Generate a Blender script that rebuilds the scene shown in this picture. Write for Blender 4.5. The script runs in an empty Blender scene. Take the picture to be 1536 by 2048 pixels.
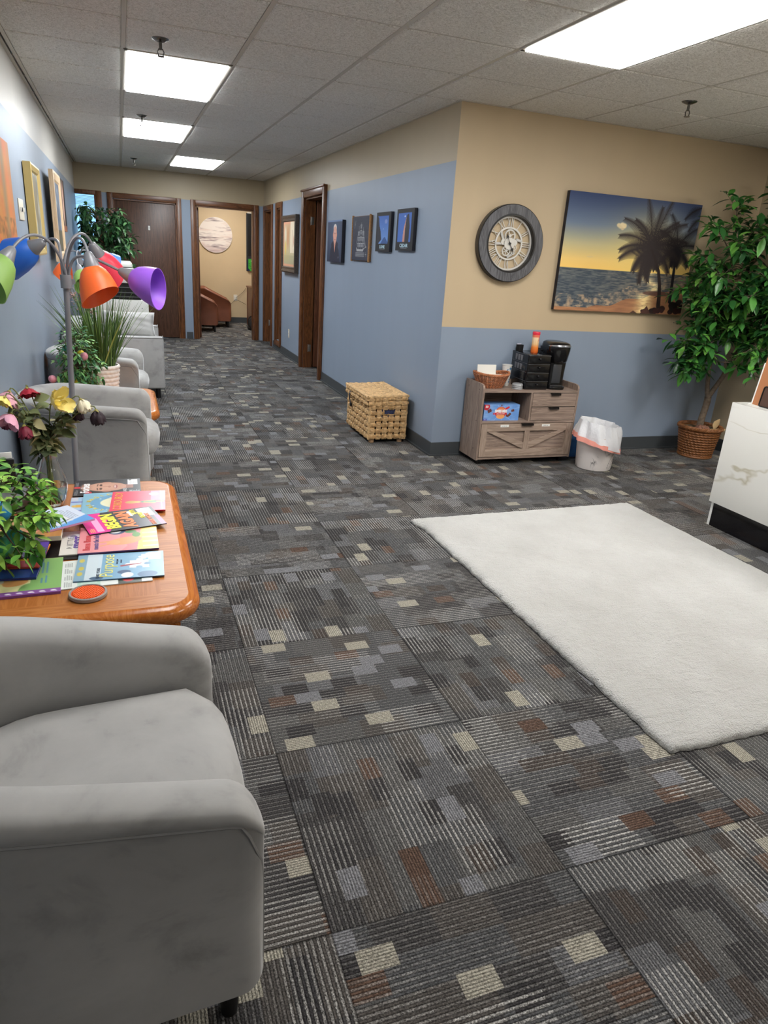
import bpy, bmesh, math, random
import numpy as np
from mathutils import Matrix, Vector, Euler, noise as mnoise
R = math.radians
random.seed(7)
rng = np.random.default_rng(7)
SC = bpy.context.scene
COL = SC.collection

# ------------------------------------------------------------------ camera, world, exposure
CAMH = 1.4049
yaw, pitch, roll, FPX = 0.367687, -0.351731, 0.068128, 1378.0
def cam_axes():
    cy, sy, cp, sp = math.cos(yaw), math.sin(yaw), math.cos(pitch), math.sin(pitch)
    f = Vector((sy*cp, cy*cp, sp)); r = Vector((cy, -sy, 0)); u = r.cross(f)
    cr, sr = math.cos(roll), math.sin(roll)
    return cr*r+sr*u, -sr*r+cr*u, f
cd = bpy.data.cameras.new('camera'); cam = bpy.data.objects.new('camera', cd); COL.objects.link(cam)
cd.sensor_fit = 'HORIZONTAL'; cd.sensor_width = 36.0; cd.lens = FPX/1536*36.0; cd.clip_start = .05
_r, _u, _f = cam_axes()
cam.matrix_world = Matrix(((_r.x, _u.x, -_f.x, 0), (_r.y, _u.y, -_f.y, 0), (_r.z, _u.z, -_f.z, CAMH), (0, 0, 0, 1)))
SC.camera = cam
SC.view_settings.view_transform = 'Standard'; SC.view_settings.look = 'None'
SC.view_settings.exposure = 0.0; SC.view_settings.gamma = 1.0
PANEL_W = 23.5          # strength of the ceiling light panels
HALL_W = 23.5
W = bpy.data.worlds.new('sky'); SC.world = W; W.use_nodes = True
W.node_tree.nodes['Background'].inputs[0].default_value = (.30, .62, 1.0, 1)
W.node_tree.nodes['Background'].inputs[1].default_value = 1.6

# ------------------------------------------------------------------ setting dimensions
XL, XH, YC, YB, XR, ZC = -.56, 2.16, 4.70, 11.72, 4.88, 2.414
T = .6096
GX, GY = .69, 3.524        # a node of the ceiling grid

# ------------------------------------------------------------------ material helpers
def S(r, g, b):
    f = lambda c: (c/255/12.92 if c/255 <= .04045 else ((c/255+.055)/1.055)**2.4)
    return (f(r), f(g), f(b), 1)
class NT:
    def __init__(s, name):
        s.m = bpy.data.materials.new(name); s.m.use_nodes = True; s.t = s.m.node_tree
        s.b = s.t.nodes['Principled BSDF']
    def n(s, typ, **kw):
        nd = s.t.nodes.new(typ)
        for k, v in kw.items(): setattr(nd, k, v)
        return nd
    def put(s, sock, v):
        if isinstance(v, bpy.types.NodeSocket): s.t.links.new(v, sock)
        elif v is not None: sock.default_value = v
    def math(s, op, a, b=None, c=None, clamp=False):
        nd = s.n('ShaderNodeMath', operation=op); nd.use_clamp = clamp
        s.put(nd.inputs[0], a); s.put(nd.inputs[1], b); s.put(nd.inputs[2], c)
        return nd.outputs[0]
    def mix(s, f, a, b, mode='MIX'):
        nd = s.n('ShaderNodeMix', data_type='RGBA', blend_type=mode)
        s.put(nd.inputs[0], f); s.put(nd.inputs[6], a); s.put(nd.inputs[7], b)
        return nd.outputs[2]
    def fmix(s, f, a, b):
        nd = s.n('ShaderNodeMix', data_type='FLOAT')
        s.put(nd.inputs[0], f); s.put(nd.inputs[2], a); s.put(nd.inputs[3], b)
        return nd.outputs[0]
    def coord(s, which='Object', scale=None):
        if which == 'World': o = s.n('ShaderNodeNewGeometry').outputs['Position']
        else: o = s.n('ShaderNodeTexCoord').outputs[which]
        if scale:
            mp = s.n('ShaderNodeMapping'); s.put(mp.inputs[0], o); mp.inputs[3].default_value = scale; o = mp.outputs[0]
        return o
    def noise(s, vec, scale, detail=3, rough=.5, dist=0):
        nd = s.n('ShaderNodeTexNoise'); s.put(nd.inputs['Vector'], vec); nd.inputs['Scale'].default_value = scale
        nd.inputs['Detail'].default_value = detail; nd.inputs['Roughness'].default_value = rough; nd.inputs['Distortion'].default_value = dist
        return nd.outputs[0]
    def ramp(s, f, stops, interp='LINEAR'):
        nd = s.n('ShaderNodeValToRGB'); cr = nd.color_ramp; cr.interpolation = interp
        while len(cr.elements) < len(stops): cr.elements.new(.5)
        for e, (p, c) in zip(cr.elements, stops): e.position = p; e.color = c
        s.put(nd.inputs[0], f); return nd.outputs[0]
    def combine(s, x, y, z=0.0):
        nd = s.n('ShaderNodeCombineXYZ')
        for i, v in enumerate((x, y, z)): s.put(nd.inputs[i], v)
        return nd.outputs[0]
    def sep(s, v):
        nd = s.n('ShaderNodeSeparateXYZ'); s.put(nd.inputs[0], v); return nd.outputs
    def white(s, v):
        nd = s.n('ShaderNodeTexWhiteNoise', noise_dimensions='3D'); s.put(nd.inputs[0], v); return nd.outputs[0]
    def bump(s, h, strength, dist=.01):
        nd = s.n('ShaderNodeBump'); nd.inputs['Strength'].default_value = strength; nd.inputs['Distance'].default_value = dist
        s.put(nd.inputs['Height'], h); s.put(s.b.inputs['Normal'], nd.outputs[0])
    def base(s, v): s.put(s.b.inputs['Base Color'], v)
    def set(s, **kw):
        for k, v in kw.items(): s.put(s.b.inputs[k.replace('_', ' ')], v)
        return s

def M(name, col, rough=.5, metal=0.0, var=0.0, vscale=20, bump=0.0, bscale=150, stretch=None, **kw):
    k = NT(name); k.set(Roughness=rough, Metallic=metal, **kw)
    c = S(*col)
    if var or bump: co = k.coord('Object', stretch)
    if var:
        d = tuple(max(0, x*(1-var)) for x in c[:3])+(1,); l = tuple(min(1, x*(1+var)) for x in c[:3])+(1,)
        k.base(k.ramp(k.noise(co, vscale, 4), [(.3, d), (.7, l)]))
    else: k.base(c)
    if bump: k.bump(k.noise(co, bscale, 3), bump, .004)
    return k.m

def wood(name, dark, light, axis=2, scale=1.0, rough=.4, pores=.5, coord='Object', spec=.5):
    """long-grained wood, the grain runs along the given axis"""
    k = NT(name); st = [14*scale]*3; st[axis] = .9*scale
    co = k.coord(coord, st)
    n1 = k.noise(co, 1.6, 5, .6, 1.2)
    w = k.math('FRACT', k.math('MULTIPLY', n1, 7.0))
    w = k.math('ABSOLUTE', k.math('SUBTRACT', w, .5))
    st2 = [160*scale]*3; st2[axis] = 5*scale
    fine = k.noise(k.coord(coord, st2), 1.0, 2, .6)
    f = k.math('ADD', k.math('MULTIPLY', w, 1.1), k.math('MULTIPLY', fine, pores))
    k.base(k.ramp(f, [(.15, S(*dark)), (.85, S(*light))]))
    k.set(Roughness=rough); k.b.inputs['Specular IOR Level'].default_value = spec
    k.bump(fine, .12, .002)
    return k.m

def two_tone(name, low, high, z):
    k = NT(name); p = k.coord('World'); zz = k.sep(p)[2]
    f = k.math('GREATER_THAN', zz, z)
    n = k.noise(k.coord('World', (3.2, 3.2, .55)), 1.5, 3)
    sh = k.math('ADD', .95, k.math('MULTIPLY', n, .10))
    c = k.mix(f, S(*low), S(*high))
    hs = k.n('ShaderNodeHueSaturation'); k.put(hs.inputs['Color'], c); k.put(hs.inputs['Value'], sh)
    k.base(hs.outputs[0]); k.set(Roughness=.42); k.b.inputs['Specular IOR Level'].default_value = .35
    k.bump(k.noise(p, 260, 2), .05, .002)
    return k.m

def velvet(name, col, dark=.70):
    k = NT(name); co = k.coord('Object')
    n = k.noise(k.coord('Object', (1, 1, 1.3)), 5.0, 6, .62, .35)
    c = S(*col); d = tuple(x*dark for x in c[:3])+(1,); l = tuple(min(1, x*1.16) for x in c[:3])+(1,)
    k.base(k.ramp(n, [(.30, d), (.46, c), (.72, l)]))
    k.set(Roughness=.85); k.b.inputs['Sheen Weight'].default_value = .55; k.b.inputs['Sheen Roughness'].default_value = .35
    k.b.inputs['Sheen Tint'].default_value = S(230, 230, 230); k.b.inputs['Specular IOR Level'].default_value = .12
    k.bump(k.noise(co, 18, 3), .10, .01)
    return k.m

def carpet():
    k = NT('carpet'); x, y, _ = k.sep(k.coord('World'))
    tx = k.math('DIVIDE', k.math('SUBTRACT', x, .3486), T); ty = k.math('DIVIDE', k.math('SUBTRACT', y, 1.661), T)
    ix, iy = k.math('FLOOR', tx), k.math('FLOOR', ty); fx, fy = k.math('FRACT', tx), k.math('FRACT', ty)
    par = k.math('FLOORED_MODULO', k.math('ADD', ix, iy), 2.0)      # 0: stripes along x
    par = k.math('GREATER_THAN', par, .5)
    u = k.fmix(par, fx, fy); v = k.fmix(par, fy, fx)
    tid = k.math('ADD', k.math('MULTIPLY', ix, 17.3), k.math('MULTIPLY', iy, 5.71))
    def cells(nu, nv, seed):
        cv = k.math('FLOOR', k.math('MULTIPLY', v, nv))
        off = k.white(k.combine(cv, tid, seed+.5))
        cu = k.math('FLOOR', k.math('ADD', k.math('MULTIPLY', u, nu), off))
        return k.white(k.combine(cu, cv, k.math('ADD', tid, seed)))
    a = cells(4.0, 7.0, 1.1); b = cells(7.0, 11.0, 7.7); c = cells(3.0, 5.0, 3.3)
    base = k.ramp(a, [(0, S(64, 62, 62)), (.22, S(77, 77, 78)), (.5, S(84, 83, 82)), (.72, S(77, 73, 70)), (.9, S(92, 92, 94))], 'CONSTANT')
    acc = k.ramp(b, [(0, S(54, 52, 53)), (.13, S(70, 63, 59)), (.175, S(88, 70, 60)), (.21, S(88, 70, 60)), (.92, S(120, 120, 123)), (.955, S(154, 149, 136))], 'CONSTANT')
    isacc = k.math('MAXIMUM', k.math('LESS_THAN', b, .20), k.math('GREATER_THAN', b, .92))
    col = k.mix(isacc, base, acc)
    ln = k.math('MULTIPLY', v, 84.0); li = k.math('FLOOR', ln); lf = k.math('FRACT', ln)
    prof = k.math('SINE', k.math('MULTIPLY', lf, math.pi))
    odd = k.math('GREATER_THAN', k.math('FLOORED_MODULO', li, 2.0), .5)
    plain = k.math('LESS_THAN', b, .92)
    nst = k.combine(k.math('MULTIPLY', u, 150.0), k.math('MULTIPLY', v, 190.0), tid)
    fib = k.math('ADD', k.math('MULTIPLY', k.math('SUBTRACT', k.noise(nst, 1.0, 2, .6), .5), 2.2), .5, clamp=True)
    cc = k.math('MULTIPLY', c, c)
    amt = k.math('MULTIPLY', k.math('MULTIPLY', odd, k.math('ADD', .10, k.math('MULTIPLY', cc, .46))), k.math('MULTIPLY', k.fmix(plain, .12, 1.0), k.math('ADD', .25, k.math('MULTIPLY', fib, 1.0))))
    col = k.mix(amt, col, S(196, 193, 188))
    vnum = k.math('MULTIPLY', k.math('ADD', .38, k.math('MULTIPLY', prof, .80)), k.math('ADD', .30, k.math('MULTIPLY', fib, 1.40)))
    e = k.math('MINIMUM', k.math('MINIMUM', fx, k.math('SUBTRACT', 1.0, fx)), k.math('MINIMUM', fy, k.math('SUBTRACT', 1.0, fy)))
    seam = k.fmix(k.math('LESS_THAN', e, .0045), 1.0, .5)
    col = k.mix(1.0, col, k.combine(k.math('MULTIPLY', vnum, seam), k.math('MULTIPLY', vnum, seam), k.math('MULTIPLY', vnum, seam)), 'MULTIPLY')
    k.base(col); k.set(Roughness=.95); k.b.inputs['Specular IOR Level'].default_value = .1
    k.bump(k.math('ADD', prof, k.math('MULTIPLY', fib, 1.0)), .55, .004)
    return k.m

def ceiling_mat():
    k = NT('acoustic tile'); p = k.coord('World')
    n = k.noise(k.coord('World', (1, 1.25, 1)), 95, 4, .62, 1.4); n2 = k.noise(p, 300, 2)
    h = k.ramp(n, [(.36, (0, 0, 0, 1)), (.52, (1, 1, 1, 1))])
    k.base(k.mix(h, S(216, 211, 200), S(250, 247, 240))); k.set(Roughness=.95)
    k.bump(k.math('ADD', h, k.math('MULTIPLY', n2, .4)), .75, .006); return k.m

def leafmat(name, stops, rough=.4, transl=.12):
    k = NT(name); g = k.n('ShaderNodeNewGeometry')
    k.base(k.ramp(g.outputs['Random Per Island'], stops)); k.set(Roughness=rough)
    k.b.inputs['Specular IOR Level'].default_value = .4
    k.b.inputs['Subsurface Weight'].default_value = 0
    return k.m

def marble(name, ground, vein, scale=2.2, width=.02, rough=.2, coord='Object', detail=4, dist=1.6, stretch=(1, .55, .8)):
    k = NT(name); p = k.coord(coord)
    n = k.noise(k.coord(coord, stretch), scale, detail, .45, dist)
    d = k.math('ABSOLUTE', k.math('SUBTRACT', n, .5))
    f = k.ramp(d, [(0, (1, 1, 1, 1)), (width, (0, 0, 0, 1))])
    msk = k.ramp(k.noise(p, scale*1.3, 2), [(.48, (0, 0, 0, 1)), (.62, (1, 1, 1, 1))])
    k.base(k.mix(k.math('MULTIPLY', f, msk), S(*ground), S(*vein))); k.set(Roughness=rough)
    return k.m

def attr_mat(name, rough=.4, spec=.3):
    k = NT(name); a = k.n('ShaderNodeAttribute'); a.attribute_name = 'Col'
    k.base(a.outputs['Color']); k.set(Roughness=rough); k.b.inputs['Specular IOR Level'].default_value = spec
    return k.m
def emit(name, col, strength):
    k = NT(name); k.base((.8, .8, .8, 1)); k.b.inputs['Emission Color'].default_value = col; k.b.inputs['Emission Strength'].default_value = strength
    return k.m
def glass(name, col=(1, 1, 1, 1), rough=0.0, ior=1.45):
    k = NT(name); k.base(col); k.set(Roughness=rough, IOR=ior); k.b.inputs['Transmission Weight'].default_value = 1.0
    return k.m

# ------------------------------------------------------------------ mesh helpers
def I(*p): return Matrix.Translation(Vector(p))
class MB:
    def __init__(s): s.bm = bmesh.new()
    def add(s, vs, fs, mat=None):
        v = [s.bm.verts.new(mat @ Vector(p) if mat else Vector(p)) for p in vs]
        for f in fs:
            try: s.bm.faces.new([v[i] for i in f])
            except ValueError: pass
        return v
    def box(s, x0, x1, y0, y1, z0, z1, bev=0.0, seg=2, mat=None):
        vs = [(x, y, z) for x in (x0, x1) for y in (y0, y1) for z in (z0, z1)]
        fs = [(0, 1, 3, 2), (4, 6, 7, 5), (0, 4, 5, 1), (2, 3, 7, 6), (0, 2, 6, 4), (1, 5, 7, 3)]
        if bev <= 0: s.add(vs, fs, mat); return s
        b2 = bmesh.new(); v = [b2.verts.new(p) for p in vs]
        for f in fs: b2.faces.new([v[i] for i in f])
        bmesh.ops.bevel(b2, geom=b2.edges[:]+b2.verts[:], offset=bev, segments=seg, profile=.5, affect='EDGES')
        s.merge(b2, mat); return s
    def merge(s, b2, mat=None):
        b2.verts.index_update(); vs = [v.co.copy() for v in b2.verts]; fs = [[v.index for v in f.verts] for f in b2.faces]
        b2.free(); s.add(vs, fs, mat)
    def rings(s, rings, close=True, cap0=True, cap1=True, mat=None):
        n = len(rings[0]); vs = [p for r in rings for p in r]; fs = []
        for i in range(len(rings)-1):
            for j in range(n if close else n-1):
                a, b = i*n+j, i*n+(j+1) % n; fs.append((a, b, b+n, a+n))
        if cap0 and close: fs.append(tuple(range(n-1, -1, -1)))
        if cap1 and close: fs.append(tuple((len(rings)-1)*n+j for j in range(n)))
        s.add(vs, fs, mat); return s
    def lathe(s, prof, seg=32, mat=None, cap0=True, cap1=True, wob=None):
        rg = []
        for r, z in prof:
            rg.append([(r*math.cos(2*math.pi*i/seg), r*math.sin(2*math.pi*i/seg), z) for i in range(seg)])
        return s.rings(rg, True, cap0, cap1, mat)
    def cyl(s, r, z0, z1, seg=24, mat=None, r1=None):
        return s.lathe([(r, z0), (r if r1 is None else r1, z1)], seg, mat)
    def tube(s, pts, r, seg=8, mat=None):
        pts = [Vector(p) for p in pts]; n = len(pts); rs = r if isinstance(r, (list, tuple)) else [r]*n
        up = Vector((0, 0, 1)); rg = []
        t0 = (pts[1]-pts[0]).normalized(); a = t0.cross(up)
        if a.length < 1e-3: a = t0.cross(Vector((1, 0, 0)))
        a.normalize()
        for i in range(n):
            t = (pts[min(i+1, n-1)]-pts[max(i-1, 0)]).normalized()
            a = (a-t*a.dot(t)); a.normalize(); b = t.cross(a)
            rg.append([pts[i]+rs[i]*(math.cos(2*math.pi*k/seg)*a+math.sin(2*math.pi*k/seg)*b) for k in range(seg)])
        return s.rings(rg, True, True, True, mat)
    def sphere(s, c, r, u=16, v=10, mat=None, sq=(1, 1, 1)):
        rg = []
        for i in range(v+1):
            t = math.pi*i/v; rr = max(math.sin(t), 1e-3)
            rg.append([(c[0]+sq[0]*r*rr*math.cos(2*math.pi*k/u), c[1]+sq[1]*r*rr*math.sin(2*math.pi*k/u), c[2]-sq[2]*r*math.cos(t)) for k in range(u)])
        return s.rings(rg, True, True, True, mat)
    def prism(s, poly, z0, z1, mat=None):
        return s.rings([[(x, y, z0) for x, y in poly], [(x, y, z1) for x, y in poly]], True, True, True, mat)
    def leaf(s, p, d, up, L, Wd, fold=.25, droop=.25):
        p = Vector(p); d = Vector(d).normalized(); side = d.cross(Vector(up))
        if side.length < 1e-3: side = d.cross(Vector((1, 0, .3)))
        side.normalize(); nrm = side.cross(d)
        sec = ((.0, .06), (.3, .85), (.6, 1.0), (.85, .5), (1.0, .02)); vs = []
        for t, w in sec:
            c = p+d*L*t-Vector((0, 0, 1))*droop*L*t*t
            vs += [c-side*Wd*.5*w+nrm*fold*Wd*.5*w, c, c+side*Wd*.5*w+nrm*fold*Wd*.5*w]
        fs = []
        for i in range(4):
            a = i*3; fs += [(a, a+1, a+4, a+3), (a+1, a+2, a+5, a+4)]
        s.add(vs, fs)
    def build(s, name, mat, parent=None, smooth=True, angle=40, mx=None):
        bmesh.ops.recalc_face_normals(s.bm, faces=s.bm.faces[:])
        me = bpy.data.meshes.new(name); s.bm.to_mesh(me); s.bm.free()
        me.materials.append(mat)
        if smooth:
            me.polygons.foreach_set('use_smooth', [True]*len(me.polygons)); me.set_sharp_from_angle(angle=R(angle))
        o = bpy.data.objects.new(name, me); COL.objects.link(o)
        if mx is not None: o.matrix_basis = mx
        if parent: o.parent = parent
        return o
def mod_subsurf(o, lv=1):
    m = o.modifiers.new('s', 'SUBSURF'); m.levels = lv; m.render_levels = lv
def basis(o, X, Y):
    X = Vector(X).normalized(); Y = Vector(Y).normalized(); Z = X.cross(Y)
    return Matrix(((X.x, Y.x, Z.x, o[0]), (X.y, Y.y, Z.y, o[1]), (X.z, Y.z, Z.z, o[2]), (0, 0, 0, 1)))
def rz(loc, deg=0): return I(*loc) @ Matrix.Rotation(R(deg), 4, 'Z')
WH = lambda y, z, d=0: basis((XH-d, y, z), (0, -1, 0), (0, 0, 1))      # on the hall wall, facing -x
WC = lambda x, z, d=0: basis((x, YC-d, z), (1, 0, 0), (0, 0, 1))       # on the clock wall, facing -y
WL = lambda y, z, d=0: basis((XL+d, y, z), (0, 1, 0), (0, 0, 1))       # on the left wall, facing +x
def thing(name, label, cat, mx=None, group=None):
    o = bpy.data.objects.new(name, None); COL.objects.link(o); o.empty_display_size = .05
    if mx is not None: o.matrix_basis = mx
    return tag(o, label, cat, group)
def tag(o, label, cat, group=None):
    o['label'] = label; o['category'] = cat
    if group: o['group'] = group
    return o
def struct(o): o['kind'] = 'structure'; return o
def dup(root, mx, label, group=None):
    r = root.copy(); COL.objects.link(r); r.matrix_basis = mx; r['label'] = label
    if group: r['group'] = group
    for ch in list(root.children):
        c = ch.copy(); COL.objects.link(c); c.parent = r
        for g in list(ch.children):
            d = g.copy(); COL.objects.link(d); d.parent = c
    return r
def text(s, size, mat, parent, x, y, z, rot=0, bold=0.0, shear=0.0, align='CENTER', sx=1.0, name='lettering', ext=.0004):
    cu = bpy.data.curves.new('t', 'FONT'); cu.body = s; cu.size = size; cu.align_x = align; cu.align_y = 'CENTER'
    cu.offset = bold; cu.shear = shear; cu.extrude = ext; cu.resolution_u = 3
    o = bpy.data.objects.new('t', cu); COL.objects.link(o)
    me = bpy.data.meshes.new_from_object(o.evaluated_get(bpy.context.evaluated_depsgraph_get()))
    bpy.data.objects.remove(o); bpy.data.curves.remove(cu)
    me.materials.clear(); me.materials.append(mat); me.name = name
    o = bpy.data.objects.new(name, me); COL.objects.link(o)
    o.matrix_basis = I(x, y, z+ext) @ Matrix.Rotation(R(rot), 4, 'Z') @ Matrix.Diagonal((sx, 1, 1, 1))
    if parent: o.parent = parent
    return o
def bez(p0, p1, p2, p3, n=14):
    p0, p1, p2, p3 = map(Vector, (p0, p1, p2, p3)); out = []
    for i in range(n+1):
        t = i/n; out.append((1-t)**3*p0+3*(1-t)**2*t*p1+3*(1-t)*t*t*p2+t**3*p3)
    return out
def rrect(w, h, r, n=6, cx=0, cy=0):
    pts = []
    for sx, sy, a in ((1, 1, 0), (-1, 1, 90), (-1, -1, 180), (1, -1, 270)):
        for i in range(n+1):
            t = R(a+90*i/n); pts.append((cx+sx*(w/2-r)+r*math.cos(t), cy+sy*(h/2-r)+r*math.sin(t)))
    return pts

# ------------------------------------------------------------------ painted surfaces (prints, covers): colours per point of a fine mesh
class Art:
    def __init__(s, w, h, n, col=(255, 255, 255)):
        s.w, s.h = w, h; s.nx = n; s.ny = max(2, int(n*h/w)); s.px = w/(s.nx-1)
        s.X, s.Y = np.meshgrid(np.linspace(0, w, s.nx), np.linspace(0, h, s.ny))
        s.c = np.zeros((s.ny, s.nx, 3)); s.c[:] = col
    def blend(s, a, col): s.c += (np.array(col, float)-s.c)*np.clip(a, 0, 1)[..., None]; return s
    def vgrad(s, stops):
        ys = [q[0]*s.h for q in stops]
        for k in range(3): s.c[..., k] = np.interp(s.Y, ys, [q[1][k] for q in stops])
        return s
    def ell(s, x, y, rx, ry, col, al=1, soft=None, rot=0):
        c, sn = math.cos(R(rot)), math.sin(R(rot)); dx, dy = s.X-x, s.Y-y
        u, v = (c*dx+sn*dy)/rx, (-sn*dx+c*dy)/ry; d = np.sqrt(u*u+v*v)
        k = soft if soft else s.px/min(rx, ry)
        return s.blend(al*np.clip((1+k/2-d)/k, 0, 1), col)
    def line(s, x0, y0, x1, y1, w, col, al=1, w1=None):
        dx, dy = x1-x0, y1-y0; L = dx*dx+dy*dy+1e-12
        t = np.clip(((s.X-x0)*dx+(s.Y-y0)*dy)/L, 0, 1)
        d = np.hypot(s.X-x0-t*dx, s.Y-y0-t*dy); ww = w if w1 is None else w+(w1-w)*t
        return s.blend(al*np.clip((ww/2-d)/s.px+.5, 0, 1), col)
    def poly(s, pts, col, al=1):
        ins = np.zeros_like(s.X, bool); n = len(pts)
        for i in range(n):
            (xa, ya), (xb, yb) = pts[i], pts[(i+1) % n]
            if ya == yb: continue
            ins ^= ((ya > s.Y) != (yb > s.Y)) & (s.X < (xb-xa)*(s.Y-ya)/(yb-ya)+xa)
        return s.blend(ins*al*1.0, col)
    def rect(s, x0, y0, x1, y1, col, al=1): return s.poly([(x0, y0), (x1, y0), (x1, y1), (x0, y1)], col, al)
    def noise(s, sx, sy, seed=0, oct=3):
        g = np.random.default_rng(seed); out = np.zeros_like(s.X); amp = 1; tot = 0
        for o in range(oct):
            nx, ny = int(s.w/sx*2**o)+3, int(s.h/sy*2**o)+3; gr = g.random((ny, nx))
            fx, fy = s.X/sx*2**o, s.Y/sy*2**o; i, j = fx.astype(int), fy.astype(int); fx, fy = fx-i, fy-j
            fx, fy = fx*fx*(3-2*fx), fy*fy*(3-2*fy)
            out += amp*((gr[j, i]*(1-fx)+gr[j, i+1]*fx)*(1-fy)+(gr[j+1, i]*(1-fx)+gr[j+1, i+1]*fx)*fy); tot += amp; amp *= .5
        return out/tot
    def mesh(s, name, mat, parent=None, mx=None, centre=True):
        ox, oy = (s.w/2, s.h/2) if centre else (0, 0)
        vs = np.stack([s.X-ox, s.Y-oy, np.zeros_like(s.X)], -1).reshape(-1, 3)
        i = np.arange(s.nx*s.ny).reshape(s.ny, s.nx)
        fs = np.stack([i[:-1, :-1], i[:-1, 1:], i[1:, 1:], i[1:, :-1]], -1).reshape(-1, 4)
        me = bpy.data.meshes.new(name); me.vertices.add(len(vs)); me.vertices.foreach_set('co', vs.ravel())
        me.loops.add(fs.size); me.loops.foreach_set('vertex_index', fs.ravel()); me.polygons.add(len(fs))
        me.polygons.foreach_set('loop_start', np.arange(0, fs.size, 4)); me.update(calc_edges=True)
        c = np.clip(s.c, 0, 255)/255; c = np.where(c <= .04045, c/12.92, ((c+.055)/1.055)**2.4)
        rgba = np.concatenate([c.reshape(-1, 3), np.ones((len(vs), 1))], 1)
        at = me.color_attributes.new('Col', 'FLOAT_COLOR', 'POINT'); at.data.foreach_set('color', rgba.ravel())
        me.materials.append(mat); o = bpy.data.objects.new(name, me); COL.objects.link(o)
        if mx is not None: o.matrix_basis = mx
        if parent: o.parent = parent
        return o
# ------------------------------------------------------------------ materials of the setting
BLUE, BEIGE = (138, 151, 168), (190, 172, 143)
m_hall = two_tone('hall wall paint', BLUE, (178, 163, 136), 2.055)
m_clock = two_tone('clock wall paint', BLUE, (193, 173, 142), .969)
m_left = two_tone('left wall paint', (140, 152, 167), (196, 191, 182), 2.062)
m_backw = two_tone('back wall paint', BLUE, (176, 160, 132), 2.045)
m_beige = M('beige paint', (178, 163, 136), .5, var=.04, vscale=3)
m_officewall = M('office paint', (203, 181, 146), .5, var=.03, vscale=3)
m_carpet = carpet(); m_ceil = ceiling_mat()
m_base = M('charcoal vinyl', (66, 70, 73), .45)
m_tbar = M('painted metal bar', (196, 190, 178), .5)
m_panel = emit('lit diffuser', (1, .985, .96, 1), PANEL_W)
m_panelr = emit('added rear fill diffuser', (1, .985, .96, 1), PANEL_W*.28)
m_panels = emit('lit side diffuser', (1, .985, .96, 1), PANEL_W*.62)
m_panelh = emit('lit hall diffuser', (.93, .97, 1.0, 1), HALL_W)
m_trimwood = wood('brown oak trim', (62, 36, 20), (128, 80, 46), 2, 1.0, .35)
m_trimwoodh = wood('brown oak head trim', (62, 36, 20), (128, 80, 46), 0, 1.0, .35)
m_trimwoody = wood('brown oak head trim along hall', (62, 36, 20), (128, 80, 46), 1, 1.0, .35)
m_door = wood('dark oak door', (52, 33, 25), (96, 66, 50), 2, .8, .4, .7)
m_doorred = wood('red oak door', (70, 40, 25), (112, 68, 45), 2, .8, .35, .4)
m_steel = M('brushed steel', (170, 168, 162), .35, .9)
m_white = M('white plastic', (228, 227, 222), .4)
m_black = M('black plastic', (18, 18, 20), .35)
m_dark = M('dark void', (12, 11, 11), .9)

def wallmesh(name, boxes, mat):
    mb = MB()
    for b in boxes: mb.box(*b)
    return struct(mb.build(name, mat, smooth=False))

# ------------------------------------------------------------------ floor, ceiling, walls
mb = MB(); mb.add([(XL-.2, -3.1, 0), (5.2, -3.1, 0), (5.2, 15, 0), (XL-.2, 15, 0)], [(0, 1, 2, 3)])
floor = struct(mb.build('floor', m_carpet, smooth=False))
mb = MB(); mb.box(XL-.2, 5.2, -3.2, 15, ZC+.02, ZC+.08)
LIGHTS = [  # x0, y0 of a 2 x 4 ft panel, bright
    (GX+2*.605, GY-1.21, 1), (GX-.605, GY+1.21, 0), (GX-.605, GY+6*.605, 0), (GX, GY+10*.605, 0),
    (GX-.605, GY-1.21-.605, 2), (GX+4*.605, GY-4.2, 1), (GX+6*.605-.3, GY-1.9, 1), (GX+.605, GY-5.4, 3)]  # last three panels are out of view, added to brighten the room
def lit(x, y):
    return any(a-.01 < x < a+.615 and b-.01 < y < b+1.22 for a, b, _ in LIGHTS)
i0, i1, j0, j1 = -3, 8, -11, 14
for i in range(i0, i1):
    for j in range(j0, j1):
        x0, y0 = GX+i*.605, GY+j*.605
        if lit(x0+.3, y0+.3): continue
        xa, xb, ya, yb = max(x0+.012, XL), min(x0+.593, XR), max(y0+.012, -3), min(y0+.593, YB)
        if xb-xa < .05 or yb-ya < .05: continue
        if xa > XH and yb > YC: 
            if ya > YC: continue
            yb = min(yb, YC)
        mb.rings([[(xa, ya, ZC+.02), (xb, ya, ZC+.02), (xb, yb, ZC+.02), (xa, yb, ZC+.02)],
                  [(xa, ya, ZC-.001), (xb, ya, ZC-.001), (xb, yb, ZC-.001), (xa, yb, ZC-.001)],
                  [(xa+.007, ya+.007, ZC-.008), (xb-.007, ya+.007, ZC-.008), (xb-.007, yb-.007, ZC-.008), (xa+.007, yb-.007, ZC-.008)]])
struct(mb.build('ceiling', m_ceil, smooth=False))
mb = MB()
for i in range(i0, i1+1):
    x = GX+i*.605
    if XL < x < XR: mb.box(x-.011, x+.011, -3, YB if x < XH else YC, ZC-.004, ZC+.004)
for j in range(j0, j1+1):
    y = GY+j*.605
    if -3 < y < YB: mb.box(XL, XR if y < YC else XH, y-.011, y+.011, ZC-.003, ZC+.003)
mb.box(XL, XL+.02, -3, YB, ZC-.012, ZC-.006); mb.box(XH-.02, XH, YC, YB, ZC-.012, ZC-.006); mb.box(XH-.02, XR, YC-.02, YC, ZC-.012, ZC-.006)
struct(mb.build('trim_1', m_tbar, smooth=False))

Zt = ZC+.03
wallmesh('wall_left', [(XL-.12, XL, -3, YB+.1, 0, Zt)], m_left)
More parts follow.
